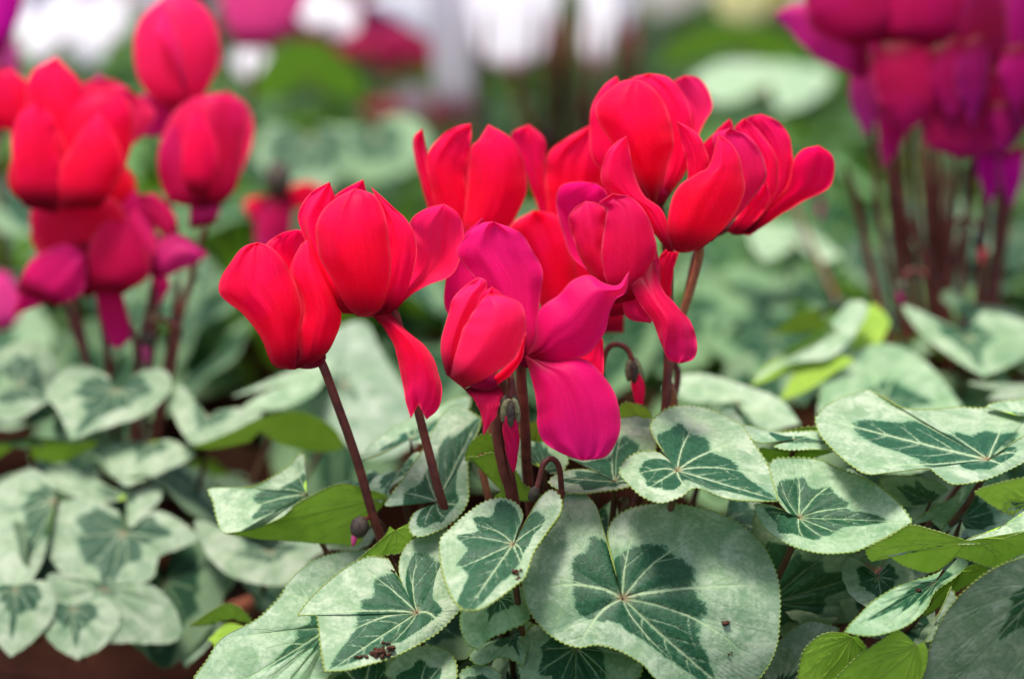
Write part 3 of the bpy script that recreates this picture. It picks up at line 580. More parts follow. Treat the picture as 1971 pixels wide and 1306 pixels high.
# buds
b1 = stem(A, [(978, 775, .760), (984, 752, .760), (982, 726, .761), (972, 712, .764), (968, 745, .771), (972, 830, .778), (1000, 1000, .79)], .0011, name='flower_bud', to=SB, r1=.0012, label='bud hanging in front of the middle stems'); 
blob(b1, 'furled_petals', 985, 850, .758, 20, 58, 19, M_PETAL, (.66, .006, .08), -.06, 1.5, .62, 26, .13)
for k, (x, y, rx, ry, tl, dz) in enumerate([(974, 790, 13, 24, .25, 0), (993, 790, 10, 25, -.2, 0), (983, 796, 10, 27, 0, -.0022), (968, 778, 9, 20, .35, .001), (986, 780, 16, 22, 0, .002)]):
    blob(b1, 'sepal', x, y, .758 + dz, rx, ry, 8, M_SEPALP if k < 2 else M_SEPAL, None, tl, 0, .3)
b2 = stem(A, [(1220, 706, .812), (1216, 690, .812), (1208, 672, .812), (1190, 662, .812), (1172, 668, .813), (1162, 690, .814), (1158, 730, .816), (1150, 850, .82)], .00095, name='flower_bud', to=SB, label='nodding bud on an arched stalk right of the magenta bloom')
blob(b2, 'furled_petals', 1229, 752, .812, 16, 36, 15, M_PETAL, PINKR, -.1, 1.2, .5, 20, .1)
for x, y, rx, ry, tl, dz in ((1212, 712, 10, 22, .1, 0), (1229, 714, 10, 24, -.25, .0), (1220, 716, 9, 22, 0, -.002), (1219, 704, 15, 17, 0, .001)):
    blob(b2, 'sepal', x, y, .812 + dz, rx, ry, 8, M_SEPALP if dz == 0 else M_SEPAL, None, tl, 0, .2)
b3 = stem(A, [(697, 1005, .79), (703, 998, .791), (716, 996, .796), (735, 1008, .804), (752, 1040, .81), (800, 1120, .82)], .0007, name='flower_bud', to=SB, label='small dark bud below the leftmost stem')
blob(b3, 'sepal', 692, 1014, .79, 18, 22, 15, plain('dark_sepal', (.03, .015, .015), (.06, .05, .03), 500), None, .3); blob(b3, 'furled_petals', 682, 1036, .79, 8, 15, 8, M_PETAL, PINK, .2, 0, .4)
b4 = stem(A, [(1032, 945, .772), (1040, 915, .772), (1046, 893, .772), (1060, 882, .773), (1074, 893, .775), (1080, 930, .778), (1080, 1000, .785)], .00095, name='flower_bud', to=SB, label='dark hooked bud stalk between the leaves')
blob(b4, 'sepal', 1028, 950, .772, 11, 17, 9, M_SEPAL, None, .4)
stem(A, [(942, 800, .80), (940, 860, .80), (936, 940, .80)], .0012, to=SB, mat=M_STEML, name='petiole'); stem(A, [(1195, 960, .79), (1194, 1010, .79)], .0013, to=SB, mat=M_PETIOLE, name='petiole')

# ---- leaves of the middle plant
def LA(*a, **k): return leaf(A, *a, base=SB, **k)
LA((1303, 905), [(1290, 887), (1275, 866), (1258, 840), (1252, 816), (1273, 793), (1310, 780), (1349, 782), (1388, 796), (1427, 818), (1453, 857), (1479, 900), (1491, 938), (1497, 964), (1448, 963), (1396, 958), (1340, 939), (1310, 957), (1271, 970), (1236, 957), (1210, 931), (1194, 910), (1198, 893), (1223, 874), (1262, 870), (1286, 882)], 12, .765, gy=-1.75, gx=.15, wave=.12, dark=.95, label='crisp pale heart leaf pointing right')
LA((988, 1046), [(1000, 1017), (1007, 990), (994, 967), (963, 957), (930, 965), (897, 986), (863, 1016), (844, 1037), (847, 1078), (859, 1121), (876, 1152), (894, 1170), (925, 1168), (959, 1147), (993, 1121), (1010, 1105), (1027, 1061), (1054, 1022), (1080, 985), (1080, 955), (1058, 938), (1033, 948), (1015, 976), (1004, 1017), (1000, 1030)], 11, .752, gy=-1.15, gx=-.15, wave=.1, dark=1.12, seed=21, label='folded heart leaf above the big centre leaf')
LA((1198, 1150), [(1182, 1106), (1173, 1061), (1168, 1000), (1158, 968), (1123, 950), (1089, 955), (1078, 991), (1054, 1026), (1028, 1061), (1011, 1091), (1006, 1130), (1019, 1173), (1045, 1208), (1080, 1234), (1115, 1245), (1149, 1240), (1193, 1251), (1236, 1277), (1275, 1312), (1400, 1350), (1460, 1305), (1492, 1251), (1501, 1195), (1500, 1130), (1487, 1082), (1461, 1039), (1427, 1009), (1383, 987), (1340, 976), (1288, 969), (1236, 972), (1201, 983), (1178, 1004), (1169, 1035), (1175, 1069), (1189, 1108)], 19, .758, gy=-.42, gx=.0, wave=.3, dark=.92, seed=5, tint=(.86, .9, .88), bend=.1, label='largest leaf, lower centre')  # lowered tint carries part of the shade on this leaf
LA((803, 1178), [(788, 1160), (772, 1122), (766, 1091), (770, 1067), (735, 1066), (697, 1074), (658, 1097), (619, 1129), (592, 1157), (574, 1188), (606, 1178), (613, 1195), (618, 1238), (627, 1290), (669, 1288), (712, 1276), (759, 1261), (805, 1238), (848, 1211), (879, 1180), (886, 1164), (862, 1118), (858, 1071), (876, 1030), (860, 1015), (844, 1013), (805, 1029), (779, 1052), (768, 1087), (775, 1129), (792, 1155)], 13, .765, gy=-.9, gx=.1, wave=.15, seed=9, label='leaf with soil crumbs, lower left')
LA((1184, 926), [(1162, 913), (1132, 903), (1097, 904), (1069, 913), (1056, 928), (1080, 943), (1115, 950), (1154, 946), (1201, 938), (1256, 925), (1262, 870), (1262, 810), (1223, 797), (1193, 800), (1170, 860), (1123, 882), (1089, 890), (1110, 896), (1160, 910)], 9, .785, gy=-1.6, gx=.1, wave=.1, seed=11, label='leaf under the hanging magenta petal')
LA((1108, 1245), [(1085, 1225), (1060, 1212), (1025, 1203), (1006, 1240), (1000, 1290), (1040, 1350), (1110, 1400), (1190, 1350), (1235, 1295), (1225, 1262), (1180, 1245), (1140, 1235), (1120, 1240)], 6, .772, gy=-.7, seed=12, tint=(.8, .9, .8), label='leaf under the big centre leaf')
LA((960, 1150), [(950, 1140), (920, 1150), (890, 1172), (884, 1205), (898, 1234), (918, 1250), (950, 1225), (989, 1208), (1019, 1186), (1014, 1140), (990, 1125), (970, 1135)], 5, .768, gy=-.9, seed=13, dark=.6, tint=(.8, 1, .75), label='small pointed leaf below the folded one')
LA((985, 1222), [(960, 1228), (925, 1240), (902, 1262), (924, 1280), (963, 1263), (990, 1270), (1008, 1283), (1018, 1240), (1022, 1195), (1005, 1205)], 6, .775, gy=-.9, seed=14, dark=.6, tint=(.8, .95, .8))
LA((815, 1325), [(790, 1310), (739, 1312), (759, 1267), (797, 1244), (840, 1242), (869, 1259), (879, 1290), (872, 1330), (820, 1400), (760, 1370), (750, 1330), (800, 1325)], 8, .760, gy=-.9, seed=15, label='leaf cut by the bottom edge, left of centre')
LA((925, 1330), [(905, 1322), (884, 1302), (900, 1285), (930, 1278), (956, 1290), (966, 1312), (950, 1370), (925, 1390), (890, 1360), (900, 1330)], 7, .762, gy=-.9, seed=16, tint=(.9, 1, .9))
LA((640, 1205), [(650, 1230), (640, 1290), (560, 1350), (460, 1390), (360, 1380), (371, 1312), (398, 1272), (429, 1226), (495, 1190), (535, 1150), (556, 1115), (596, 1080), (642, 1062), (689, 1056), (740, 1060), (780, 1130), (740, 1220), (690, 1250), (655, 1230)], 4, .782, gy=-.9, gx=.25, wave=.2, seed=17, dark=.5, tint=(.95, 1.0, 1.0), label='wide silver leaf at the lower left')
LA((700, 1330), [(670, 1320), (600, 1370), (520, 1390), (520, 1320), (545, 1265), (590, 1220), (640, 1190), (720, 1200), (760, 1260), (760, 1330), (720, 1350)], 2, .774, gy=-.8, seed=18, dark=1.1, label='leaf at the bottom edge under the crumbs')
LA((742, 958), [(735, 975), (715, 1000), (689, 1048), (650, 1048), (600, 1045), (540, 1040), (495, 1036), (437, 1025), (475, 1019), (514, 1009), (545, 995), (573, 971), (600, 955), (635, 937), (660, 930), (685, 934), (722, 945), (745, 952)], 7, .800, gy=.7, under=True, seed=19, petiole=False, label='lime underside of a turned leaf')
LA((590, 950), [(580, 920), (588, 893), (580, 874), (550, 900), (495, 933), (450, 938), (402, 940), (408, 962), (414, 985), (424, 1018), (437, 1026), (475, 1020), (514, 1008), (545, 993), (569, 970), (585, 955)], 10, .808, gy=-1.0, seed=20, dark=.8, tint=(.95, 1, .95), wave=.2)
LA((760, 1020), [(750, 1012), (735, 1036), (689, 1077), (727, 1068), (774, 1060), (797, 1032), (790, 1008), (775, 1012)], 2, .785, gy=.3, under=True, seed=22, petiole=False)
LA((842, 965), [(822, 962), (805, 972), (775, 988), (757, 996), (743, 990), (752, 955), (780, 915), (812, 868), (836, 826), (850, 800), (880, 780), (926, 806), (916, 845), (899, 866), (902, 925), (898, 970), (867, 1009), (824, 1031), (797, 1031), (787, 1012), (800, 984), (828, 972)], 11, .792, gy=-.9, gx=.2, wave=.15, seed=23, tint=(.95, 1, 1.02), label='wavy upright silver leaf by the second stem')
LA((965, 945), [(950, 925), (930, 910), (905, 893), (898, 889), (925, 880), (952, 874), (980, 885), (1010, 930), (1028, 940), (1040, 955), (1015, 965), (985, 960), (950, 955)], 3, .795, gy=.6, under=True, seed=24, tint=(.75, .8, .8), petiole=False)
LA((940, 900), [(935, 890), (915, 885), (897, 885), (900, 862), (915, 842), (938, 830), (950, 850), (955, 880), (948, 895)], 5, .80, gy=.6, under=True, seed=25, tint=(.85, .95, .8), petiole=False)
LA((1050, 905), [(1035, 890), (1010, 885), (990, 862), (1000, 838), (1030, 830), (1070, 855), (1095, 880), (1085, 905), (1060, 912)], 4, .80, gy=-1.2, seed=26, tint=(.85, .95, .85))
LA((1030, 850), [(1020, 846), (1000, 842), (996, 822), (1015, 810), (1040, 815), (1060, 835), (1050, 850)], 3, .798, gy=.5, under=True, seed=27, petiole=False)
LA((1225, 800), [(1215, 802), (1190, 802), (1190, 782), (1205, 771), (1230, 778), (1255, 800), (1240, 805)], 3, .806, gy=.5, under=True, seed=28, petiole=False)
# pale diagonal leaves behind the second stem
LA((790, 845), [(775, 850), (740, 880), (700, 890), (690, 885), (720, 850), (770, 815), (830, 790), (880, 765), (905, 765), (895, 795), (860, 820), (820, 850), (800, 852)], 3, .83, gy=-2.0, seed=29, dark=.7, tint=(1.02, 1.05, 1.08), label='blurred pale leaf behind the second stem')
LA((770, 905), [(750, 905), (720, 920), (705, 950), (735, 965), (760, 930), (800, 905), (815, 880), (800, 870), (780, 890)], 3, .812, gy=-1.2, seed=30, det=1, tint=(.95, 1.05, 1))
LA((690, 925), [(670, 925), (640, 935), (655, 945), (700, 945), (745, 960), (745, 930), (720, 905), (700, 915)], 2, .82, gy=-1.6, seed=31, det=1, tint=(.95, 1.05, 1))

# right-hand leaves
LA((1902, 884), [(1923, 858), (1946, 835), (1975, 815), (2000, 795), (1960, 778), (1920, 782), (1880, 785), (1844, 783), (1800, 787), (1765, 789), (1733, 783), (1705, 768), (1677, 751), (1640, 758), (1593, 779), (1570, 804), (1579, 835), (1612, 872), (1644, 899), (1681, 919), (1733, 901), (1784, 899), (1807, 915), (1836, 932), (1890, 924), (1937, 906), (1985, 880), (2010, 845), (1985, 835), (1950, 848), (1918, 874)], 15, .775, gy=-2.1, gx=.15, wave=.12, seed=33, dark=.85, tint=(1.05, 1.05, 1.05), label='broad leaf reaching left from the right edge')
LA((1538, 995), [(1500, 985), (1494, 966), (1455, 966), (1459, 997), (1487, 1029), (1533, 1055), (1589, 1066), (1640, 1063), (1663, 1055), (1705, 1034), (1755, 1004), (1737, 978), (1705, 946), (1668, 923), (1612, 902), (1575, 886), (1519, 881), (1487, 886), (1478, 923), (1498, 963), (1515, 985)], 10, .770, gy=-1.0, gx=-.1, wave=.12, seed=34, dark=1.0, cup=-.35, tint=(.85, .95, .88), label='cupped dark-centred leaf right of the crisp heart leaf')
LA((1860, 1040), [(1850, 1035), (1830, 1030), (1797, 1020), (1751, 1011), (1705, 1036), (1663, 1057), (1668, 1070), (1681, 1080), (1705, 1069), (1745, 1090), (1793, 1101), (1830, 1080), (1844, 1071), (1909, 1090), (1955, 1071), (2005, 1050), (1990, 1020), (1950, 1030), (1900, 1045)], 5, .755, gy=.5, under=True, seed=35, petiole=False, label='bright lime underside of the rolled leaf at right')
LA((1930, 1010), [(1915, 1020), (1880, 1030), (1843, 1047), (1900, 1046), (1950, 1035), (2000, 1010), (2010, 960), (1975, 985), (1950, 1000)], 2, .762, gy=-1.2, seed=36, dark=.3, tint=(1.1, 1.1, 1.1), petiole=False)
LA((1985, 965), [(1960, 955), (1930, 972), (1950, 994), (1915, 976), (1876, 948), (1900, 936), (1971, 922), (2040, 925), (2030, 1000), (1990, 990)], 4, .745, gy=.4, under=True, seed=37, petiole=False, tint=(1.1, 1.1, 1.2), label='small lime leaf back at the right edge')
LA((1530, 845), [(1510, 846), (1470, 855), (1440, 838), (1432, 818), (1500, 832), (1570, 829), (1612, 843), (1645, 861), (1584, 865), (1519, 866), (1490, 858), (1515, 850)], 7, .795, gy=-2.2, seed=38, dark=.6, tint=(1.05, 1.1, 1.1), label='flat pale leaf tip behind the crisp heart leaf')
LA((1530, 870), [(1510, 870), (1463, 862), (1472, 885), (1500, 900), (1560, 880), (1600, 868), (1560, 866)], 3, .80, gy=.5, under=True, seed=39, petiole=False)
LA((1560, 830), [(1545, 828), (1500, 830), (1560, 822), (1600, 825), (1620, 835), (1580, 840)], 3, .81, gy=.4, under=True, seed=40, petiole=False)
LA((1800, 1120), [(1815, 1094), (1797, 1105), (1728, 1128), (1681, 1156), (1644, 1192), (1624, 1217), (1681, 1222), (1738, 1206), (1780, 1174), (1800, 1138), (1836, 1112), (1862, 1086), (1850, 1066)], 5, .762, gy=-1.2, gx=.2, seed=41, dark=.75, tint=(.82, .95, .86), label='curved leaf with a soil crumb, lower right')
LA((1850, 1100), [(1835, 1100), (1800, 1128), (1786, 1133), (1772, 1168), (1735, 1198), (1790, 1180), (1840, 1140), (1890, 1110), (1900, 1085), (1870, 1085)], 3, .768, gy=.5, under=True, seed=42, petiole=False, tint=(.55, .65, .6))
LA((1640, 1225), [(1626, 1217), (1600, 1216), (1572, 1226), (1543, 1256), (1534, 1306), (1545, 1360), (1600, 1380), (1650, 1360), (1665, 1300), (1668, 1250), (1650, 1222)], 4, .752, gy=.35, under=True, seed=43, petiole=False, tint=(.9, .95, .9), label='lime leaf back at the bottom right')
LA((1765, 1240), [(1755, 1232), (1730, 1212), (1694, 1232), (1660, 1256), (1632, 1280), (1600, 1316), (1640, 1380), (1740, 1390), (1776, 1303), (1786, 1257), (1779, 1234)], 5, .745, gy=.35, under=True, seed=44, petiole=False, tint=(.85, .9, .85))
LA((1800, 1200), [(1795, 1212), (1779, 1233), (1821, 1224), (1853, 1192), (1848, 1160), (1830, 1130), (1811, 1172), (1790, 1204)], 5, .750, gy=-.4, gx=.4, seed=45, dark=.2, tint=(.55, .75, .5), petiole=False)
LA((2010, 1130), [(2025, 1110), (2020, 1060), (1971, 1071), (1930, 1085), (1890, 1108), (1844, 1150), (1815, 1190), (1790, 1250), (1776, 1310), (1770, 1390), (1850, 1410), (2000, 1400), (2090, 1290), (2090, 1140), (2040, 1110)], 9, .740, gy=.35, seed=46, dark=.5, tint=(.62, .72, .66), label='large shaded leaf in the lower right corner')  # dark tint puts the shade on the corner leaf into its colour
LA((1480, 1160), [(1470, 1120), (1454, 985), (1560, 1000), (1658, 1071), (1663, 1110), (1644, 1187), (1580, 1200), (1505, 1222), (1490, 1190)], 4, .80, gy=.1, seed=47, dark=1.1, tint=(.55, .65, .58), label='shaded dark leaf behind the big centre leaf')  # shade under the canopy is darkened into the tint
LA((1500, 1330), [(1480, 1320), (1472, 1298), (1490, 1250), (1515, 1219), (1556, 1197), (1600, 1203), (1622, 1215), (1580, 1240), (1545, 1300), (1540, 1370), (1500, 1350)], 6, .778, gy=.1, seed=48, dark=.5, tint=(.5, .62, .5))  # low tint paints the canopy shade onto this leaf too
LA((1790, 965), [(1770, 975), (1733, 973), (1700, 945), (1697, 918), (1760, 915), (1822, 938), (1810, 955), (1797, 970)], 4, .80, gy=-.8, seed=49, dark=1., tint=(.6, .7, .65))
LA((1850, 1000), [(1835, 1015), (1811, 1024), (1840, 975), (1870, 935), (1890, 925), (1950, 940), (1965, 1000), (1900, 1030), (1867, 1035)], 4, .79, gy=-.8, seed=50, dark=.9, tint=(.72, .85, .95))
LA((1790, 1000), [(1775, 1005), (1757, 1003), (1800, 975), (1830, 960), (1850, 945), (1840, 985), (1812, 1020)], 4, .795, gy=-1.2, seed=51, dark=.1, tint=(1, 1.05, 1.05), petiole=False)
LA((1960, 800), [(1950, 795), (1900, 782), (1940, 772), (1990, 765), (2030, 790), (1985, 800)], 2, .80, gy=-2, seed=52, tint=(1.1, 1.1, 1.1), dark=.4, petiole=False)
# leaves under the canopy, with some of their shade put into the tint
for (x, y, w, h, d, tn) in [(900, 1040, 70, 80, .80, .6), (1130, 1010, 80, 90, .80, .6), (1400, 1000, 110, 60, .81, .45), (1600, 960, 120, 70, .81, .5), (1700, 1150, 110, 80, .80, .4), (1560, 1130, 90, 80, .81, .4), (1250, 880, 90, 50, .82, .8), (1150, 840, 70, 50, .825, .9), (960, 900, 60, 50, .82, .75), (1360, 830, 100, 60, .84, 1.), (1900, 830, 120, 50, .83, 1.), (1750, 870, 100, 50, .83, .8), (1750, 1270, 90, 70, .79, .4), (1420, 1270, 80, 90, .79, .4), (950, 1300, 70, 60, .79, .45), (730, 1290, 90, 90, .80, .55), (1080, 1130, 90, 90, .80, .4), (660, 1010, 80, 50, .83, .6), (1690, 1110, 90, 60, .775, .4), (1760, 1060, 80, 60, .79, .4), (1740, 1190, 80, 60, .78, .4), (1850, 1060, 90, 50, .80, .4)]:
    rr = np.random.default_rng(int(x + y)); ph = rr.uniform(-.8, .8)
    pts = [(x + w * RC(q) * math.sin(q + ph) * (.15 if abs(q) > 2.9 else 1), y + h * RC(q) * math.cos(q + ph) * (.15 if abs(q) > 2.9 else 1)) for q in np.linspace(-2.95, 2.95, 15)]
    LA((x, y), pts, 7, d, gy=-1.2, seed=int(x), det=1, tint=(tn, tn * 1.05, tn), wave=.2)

# crumbs of soil lying on the leaves
def crumbs(x, y, d, n, spread, size, label, seed):
    bpy.context.view_layer.update(); dg = bpy.context.evaluated_depsgraph_get()
    dr = Vector(W(x, y, 1.0) - C0).normalized(); hit, pt, *_ = S.ray_cast(dg, Vector(C0), dr)       # drop the crumb onto the leaf below it
    if hit: d = float(np.dot(np.array(pt) - C0, FW)) - .0006
    rng = np.random.default_rng(seed); Vs, Fs, b = [], [], 0
    for i in range(n):
        k = rng.random() ** .5; cx, cy = x + rng.normal() * spread[0] * k, y + rng.normal() * spread[1] * k; s = size * rng.uniform(.35, 1.)
        th = np.linspace(0, np.pi, 7); ph = np.linspace(0, 2 * np.pi, 9, endpoint=False); TH, PH = np.meshgrid(th, ph, indexing='ij')
        R = s * (1 + .3 * rng.normal(size=TH.shape) * np.sin(TH)); mp = d / FPX
        V = W(cx + R * np.sin(TH) * np.cos(PH), cy - R * .8 * np.cos(TH), d + (cy - y) * -.8 * mp + R * np.sin(TH) * np.sin(PH) * mp); Vs.append(V.reshape(-1, 3)); Fs.append(gridF(7, 9, b, True)); b += 63
    o = W(x, y, d); ob = link('soil_crumb', mesh_np('soil_crumb', np.vstack(Vs), np.vstack(Fs), M_CRUMB, origin=o), None, o); tag(ob, label, 'soil crumb', 'crumbs of soil on the leaves')
crumbs(732, 1254, .7535, 26, (11, 6), 6.5, 'reddish clump of soil crumbs on the lower left leaf', 1)
crumbs(695, 1263, .7535, 14, (12, 3), 3.5, 'thin trail of soil grains beside the clump on the lower left leaf', 2)
crumbs(748, 1237, .757, 5, (5, 3), 4., 'small soil bits just above the clump on the lower left leaf', 3)
crumbs(996, 1104, .742, 7, (5, 6), 7., 'dark crumb on the edge of the folded heart leaf', 4)
crumbs(1397, 1197, .7525, 6, (5, 3), 5.5, 'black crumb on the right half of the largest leaf', 5)
crumbs(1406, 1258, .746, 3, (2, 2), 3., 'tiny brown crumb low on the largest leaf', 6)
crumbs(757, 1099, .780 - .0055, 3, (2, 3), 4., 'tiny dark crumb near the sinus of the lower left leaf', 7)
crumbs(1769, 1136, .750, 5, (4, 2), 4.5, 'brown crumb on the curved leaf at the lower right', 8)

# ================================================================== left cyclamen, slightly out of focus
bx, by = xy_of(235, .97)
B = plant(bx, by, 'blurred red cyclamen at the left in a brown clay pot', 'potted cyclamen')
SB2 = soil(B)
def LB(*a, **k):
    k.setdefault('det', 1); k['tint'] = tuple(q * .86 for q in k.get('tint', (1, 1, 1))); return leaf(B, *a, base=SB2, **k)
LB((238, 1024), [(228, 983), (177, 960), (114, 966), (94, 1011), (91, 1063), (126, 1108), (166, 1137), (197, 1172), (240, 1131), (291, 1108), (303, 1068), (340, 1055), (377, 1034), (343, 1000), (303, 983), (257, 1000)], 7, .905, gy=-.7, seed=60, dark=.95, label='heart leaf with a dark centre at the lower left')
LB((243, 960), [(240, 948), (200, 968), (114, 943), (86, 905), (120, 891), (171, 914), (240, 945), (303, 925), (309, 960), (280, 990), (250, 1015), (244, 975)], 3, .915, gy=-1, seed=61, dark=.4)
LB((108, 960), [(103, 925), (57, 903), (0, 931), (-60, 1000), (-20, 1100), (23, 1148), (57, 1120), (85, 1070), (91, 1020), (103, 975)], 5, .91, gy=-.8, seed=62, dark=.8)
LB((285, 850), [(265, 848), (228, 854), (183, 868), (205, 903), (246, 933), (320, 903), (377, 874), (330, 846), (300, 852)], 4, .93, gy=-1, seed=63, dark=.7)
LB((225, 750), [(205, 720), (143, 703), (91, 754), (110, 785), (137, 846), (200, 823), (274, 800), (326, 754), (320, 714), (270, 715), (245, 735)], 4, .935, gy=-1., seed=64, dark=.95)
LB((400, 800), [(380, 780), (350, 731), (331, 777), (343, 817), (366, 851), (400, 857), (457, 830), (505, 795), (460, 785), (420, 790)], 4, .93, gy=-1.2, seed=65, dark=.6)
LB((500, 830), [(480, 850), (420, 862), (365, 860), (410, 845), (460, 825), (520, 800), (580, 793), (640, 822), (660, 862), (600, 868), (540, 855)], 2, .90, gy=.8, under=True, seed=66, tint=(.62, .75, .5), petiole=False, label='green leaf back arching below the white leaf')
LB((660, 740), [(640, 740), (590, 720), (600, 670), (640, 635), (700, 620), (735, 680), (790, 770), (810, 840), (760, 880), (700, 880), (640, 820), (600, 770), (640, 750)], 8, .965, gy=-.8, seed=67, dark=.3, tint=(.98, 1., 1.08), label='very pale silver leaf behind the first stem')
LB((540, 740), [(520, 745), (450, 762), (500, 740), (560, 715), (640, 688), (610, 750), (545, 785), (470, 786), (500, 760)], 4, .95, gy=-1.5, seed=68, dark=.2, tint=(1.1, 1.15, 1.1))
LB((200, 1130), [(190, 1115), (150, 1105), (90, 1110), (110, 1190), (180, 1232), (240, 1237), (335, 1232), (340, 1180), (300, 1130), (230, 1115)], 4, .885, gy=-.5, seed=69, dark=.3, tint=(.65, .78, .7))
LB((350, 1130), [(335, 1100), (380, 1092), (455, 1095), (440, 1140), (400, 1165), (430, 1180), (400, 1240), (358, 1283), (335, 1240), (330, 1180), (345, 1150)], 7, .905, gy=-.7, seed=70, dark=.6, tint=(.9, 1, .95))
LB((30, 1130), [(20, 1120), (-40, 1130), (-30, 1200), (20, 1262), (70, 1225), (105, 1170), (90, 1120), (40, 1120)], 3, .882, gy=-.5, seed=690, dark=.8)
LB((140, 1170), [(130, 1160), (85, 1150), (75, 1200), (110, 1245), (150, 1268), (200, 1240), (230, 1190), (200, 1150), (150, 1160)], 4, .880, gy=-.5, seed=691, dark=.9)
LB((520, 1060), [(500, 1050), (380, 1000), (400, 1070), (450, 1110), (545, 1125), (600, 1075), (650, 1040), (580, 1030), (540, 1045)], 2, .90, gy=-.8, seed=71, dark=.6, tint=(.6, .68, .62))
LB((450, 1190), [(440, 1192), (400, 1203), (365, 1203), (400, 1180), (445, 1160), (485, 1195), (460, 1195)], 2, .83, gy=.4, under=True, seed=72, det=2, petiole=False)
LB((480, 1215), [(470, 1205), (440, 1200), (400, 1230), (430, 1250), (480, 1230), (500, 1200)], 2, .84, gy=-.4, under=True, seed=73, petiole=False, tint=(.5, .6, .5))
LB((40, 740), [(20, 730), (-20, 690), (60, 655), (110, 700), (95, 770), (20, 810), (-30, 780), (20, 750)], 4, .95, gy=-1, seed=74, tint=(.8, .9, .85))
LB((60, 840), [(40, 850), (-40, 900), (-40, 855), (60, 860), (190, 850), (120, 890), (60, 880)], 2, .92, gy=.8, under=True, seed=75, petiole=False, tint=(.7, .8, .6))
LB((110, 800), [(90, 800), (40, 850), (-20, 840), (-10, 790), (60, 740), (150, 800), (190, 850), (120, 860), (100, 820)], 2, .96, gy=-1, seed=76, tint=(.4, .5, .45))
generic_leaves(B, 16, np.random.default_rng(5), .085, .11, .15, .030, (.6, .68, .6))
def fB(x, y, d=.955, j=0, label=None): return stem(B, [(x, y, d), (x + (230 - x) * .25, y + (720 - y) * .5, d), (x + (230 - x) * .5, 720, d)], .0015, to=SB2, sides=8, label=label)
RB_ = (.74, .006, .05)
f = fB(345, 215, .985, label='stem of the topmost blurred bloom at left')
petal(f, [(338, 218), (275, 170), (255, 110), (268, 40), (320, -8)], [(352, 215), (400, 170), (424, 100), (412, 40), (375, 0), (320, -8)], .965, PINKR, .9, det=0)
petal(f, [(338, 210), (290, 180), (262, 195), (262, 262)], [(348, 215), (335, 250), (310, 262), (262, 262)], .975, (.62, .01, .14), .2, det=0)
petal(f, [(335, 210), (290, 120), (310, 30), (360, -15)], [(360, 210), (420, 130), (415, 40), (360, -15)], .99, PINKR, -.5, det=0)
f = fB(405, 400, .975)
petal(f, [(398, 398), (330, 380), (304, 300), (328, 225), (370, 190), (425, 178)], [(422, 398), (455, 360), (468, 280), (478, 220), (460, 190), (425, 178)], .955, (.78, .006, .06), .8, det=0)
petal(f, [(392, 400), (325, 385), (303, 300), (335, 235)], [(408, 392), (385, 320), (335, 235)], .95, (.62, .006, .09), .3, det=0)
petal(f, [(400, 380), (380, 300), (400, 200), (440, 175)], [(440, 380), (480, 290), (484, 215), (440, 175)], .98, PINKR, -.3, det=0)
f = fB(110, 400, .96)
petal(f, [(60, 392), (20, 352), (48, 250), (55, 150), (108, 108)], [(150, 398), (172, 300), (165, 180), (108, 108)], .94, RED, .7, det=0)
petal(f, [(100, 402), (100, 300), (125, 210), (200, 178)], [(190, 402), (240, 330), (258, 235), (242, 190), (200, 178)], .935, RED, .7, det=0)
petal(f, [(70, 300), (20, 250), (-30, 240), (-40, 150), (20, 130)], [(90, 240), (60, 170), (20, 130)], .95, RED, .4, det=0)
petal(f, [(140, 300), (140, 200), (190, 140)], [(220, 280), (232, 180), (190, 140)], .965, PINK, -.3, det=0)
petal(f, [(50, 400), (15, 350), (40, 260), (80, 230)], [(110, 410), (130, 330), (120, 260), (80, 230)], .930, (.78, .005, .03), .4, det=0)
petal(f, [(70, 420), (60, 380), (90, 330), (150, 300)], [(240, 420), (262, 360), (230, 310), (150, 300)], .958, (.9, .003, .03), .4, det=0)
petal(f, [(150, 240), (150, 170), (215, 150), (262, 190)], [(230, 300), (275, 260), (300, 215), (262, 190)], .962, (.86, .02, .10), .2, det=0)
f = fB(190, 545, .955)
petal(f, [(90, 520), (60, 450), (90, 390)], [(200, 540), (230, 470), (180, 380), (90, 390)], .962, (.84, .004, .05), .3, det=0)
petal(f, [(150, 500), (190, 430), (230, 345)], [(250, 520), (285, 440), (230, 345)], .965, (.80, .006, .09), .3, det=0)
petal(f, [(165, 575), (75, 470), (60, 400), (110, 370)], [(235, 540), (242, 420), (200, 375), (110, 370)], .95, (.80, .005, .05), .6, det=0)
petal(f, [(180, 465), (110, 472), (42, 530), (22, 610)], [(192, 540), (120, 572), (60, 592), (22, 610)], .94, (.70, .005, .10), .3, det=0)
petal(f, [(180, 560), (170, 480), (200, 430), (240, 425)], [(240, 565), (290, 525), (272, 450), (240, 425)], .938, (.76, .005, .08), .6, det=0)
petal(f, [(182, 540), (190, 600), (205, 650), (225, 673)], [(230, 540), (245, 600), (251, 650), (225, 673)], .948, (.66, .004, .11), .2, det=0)
petal(f, [(170, 470), (200, 400), (250, 340)], [(270, 470), (300, 440), (250, 340)], .96, (.62, .006, .12), .3, det=0)
petal(f, [(45, 397), (22, 320), (30, 235), (70, 190)], [(108, 402), (118, 320), (108, 240), (70, 190)], .928, (.95, .003, .06), .4, det=0)
petal(f, [(112, 402), (118, 330), (150, 260), (190, 215)], [(185, 400), (225, 350), (235, 290), (190, 215)], .926, (.95, .003, .045), .4, det=0)
petal(f, [(30, 560), (60, 500), (120, 470), (165, 490)], [(110, 590), (160, 560), (165, 490)], .936, (.80, .01, .16), .3, det=0)
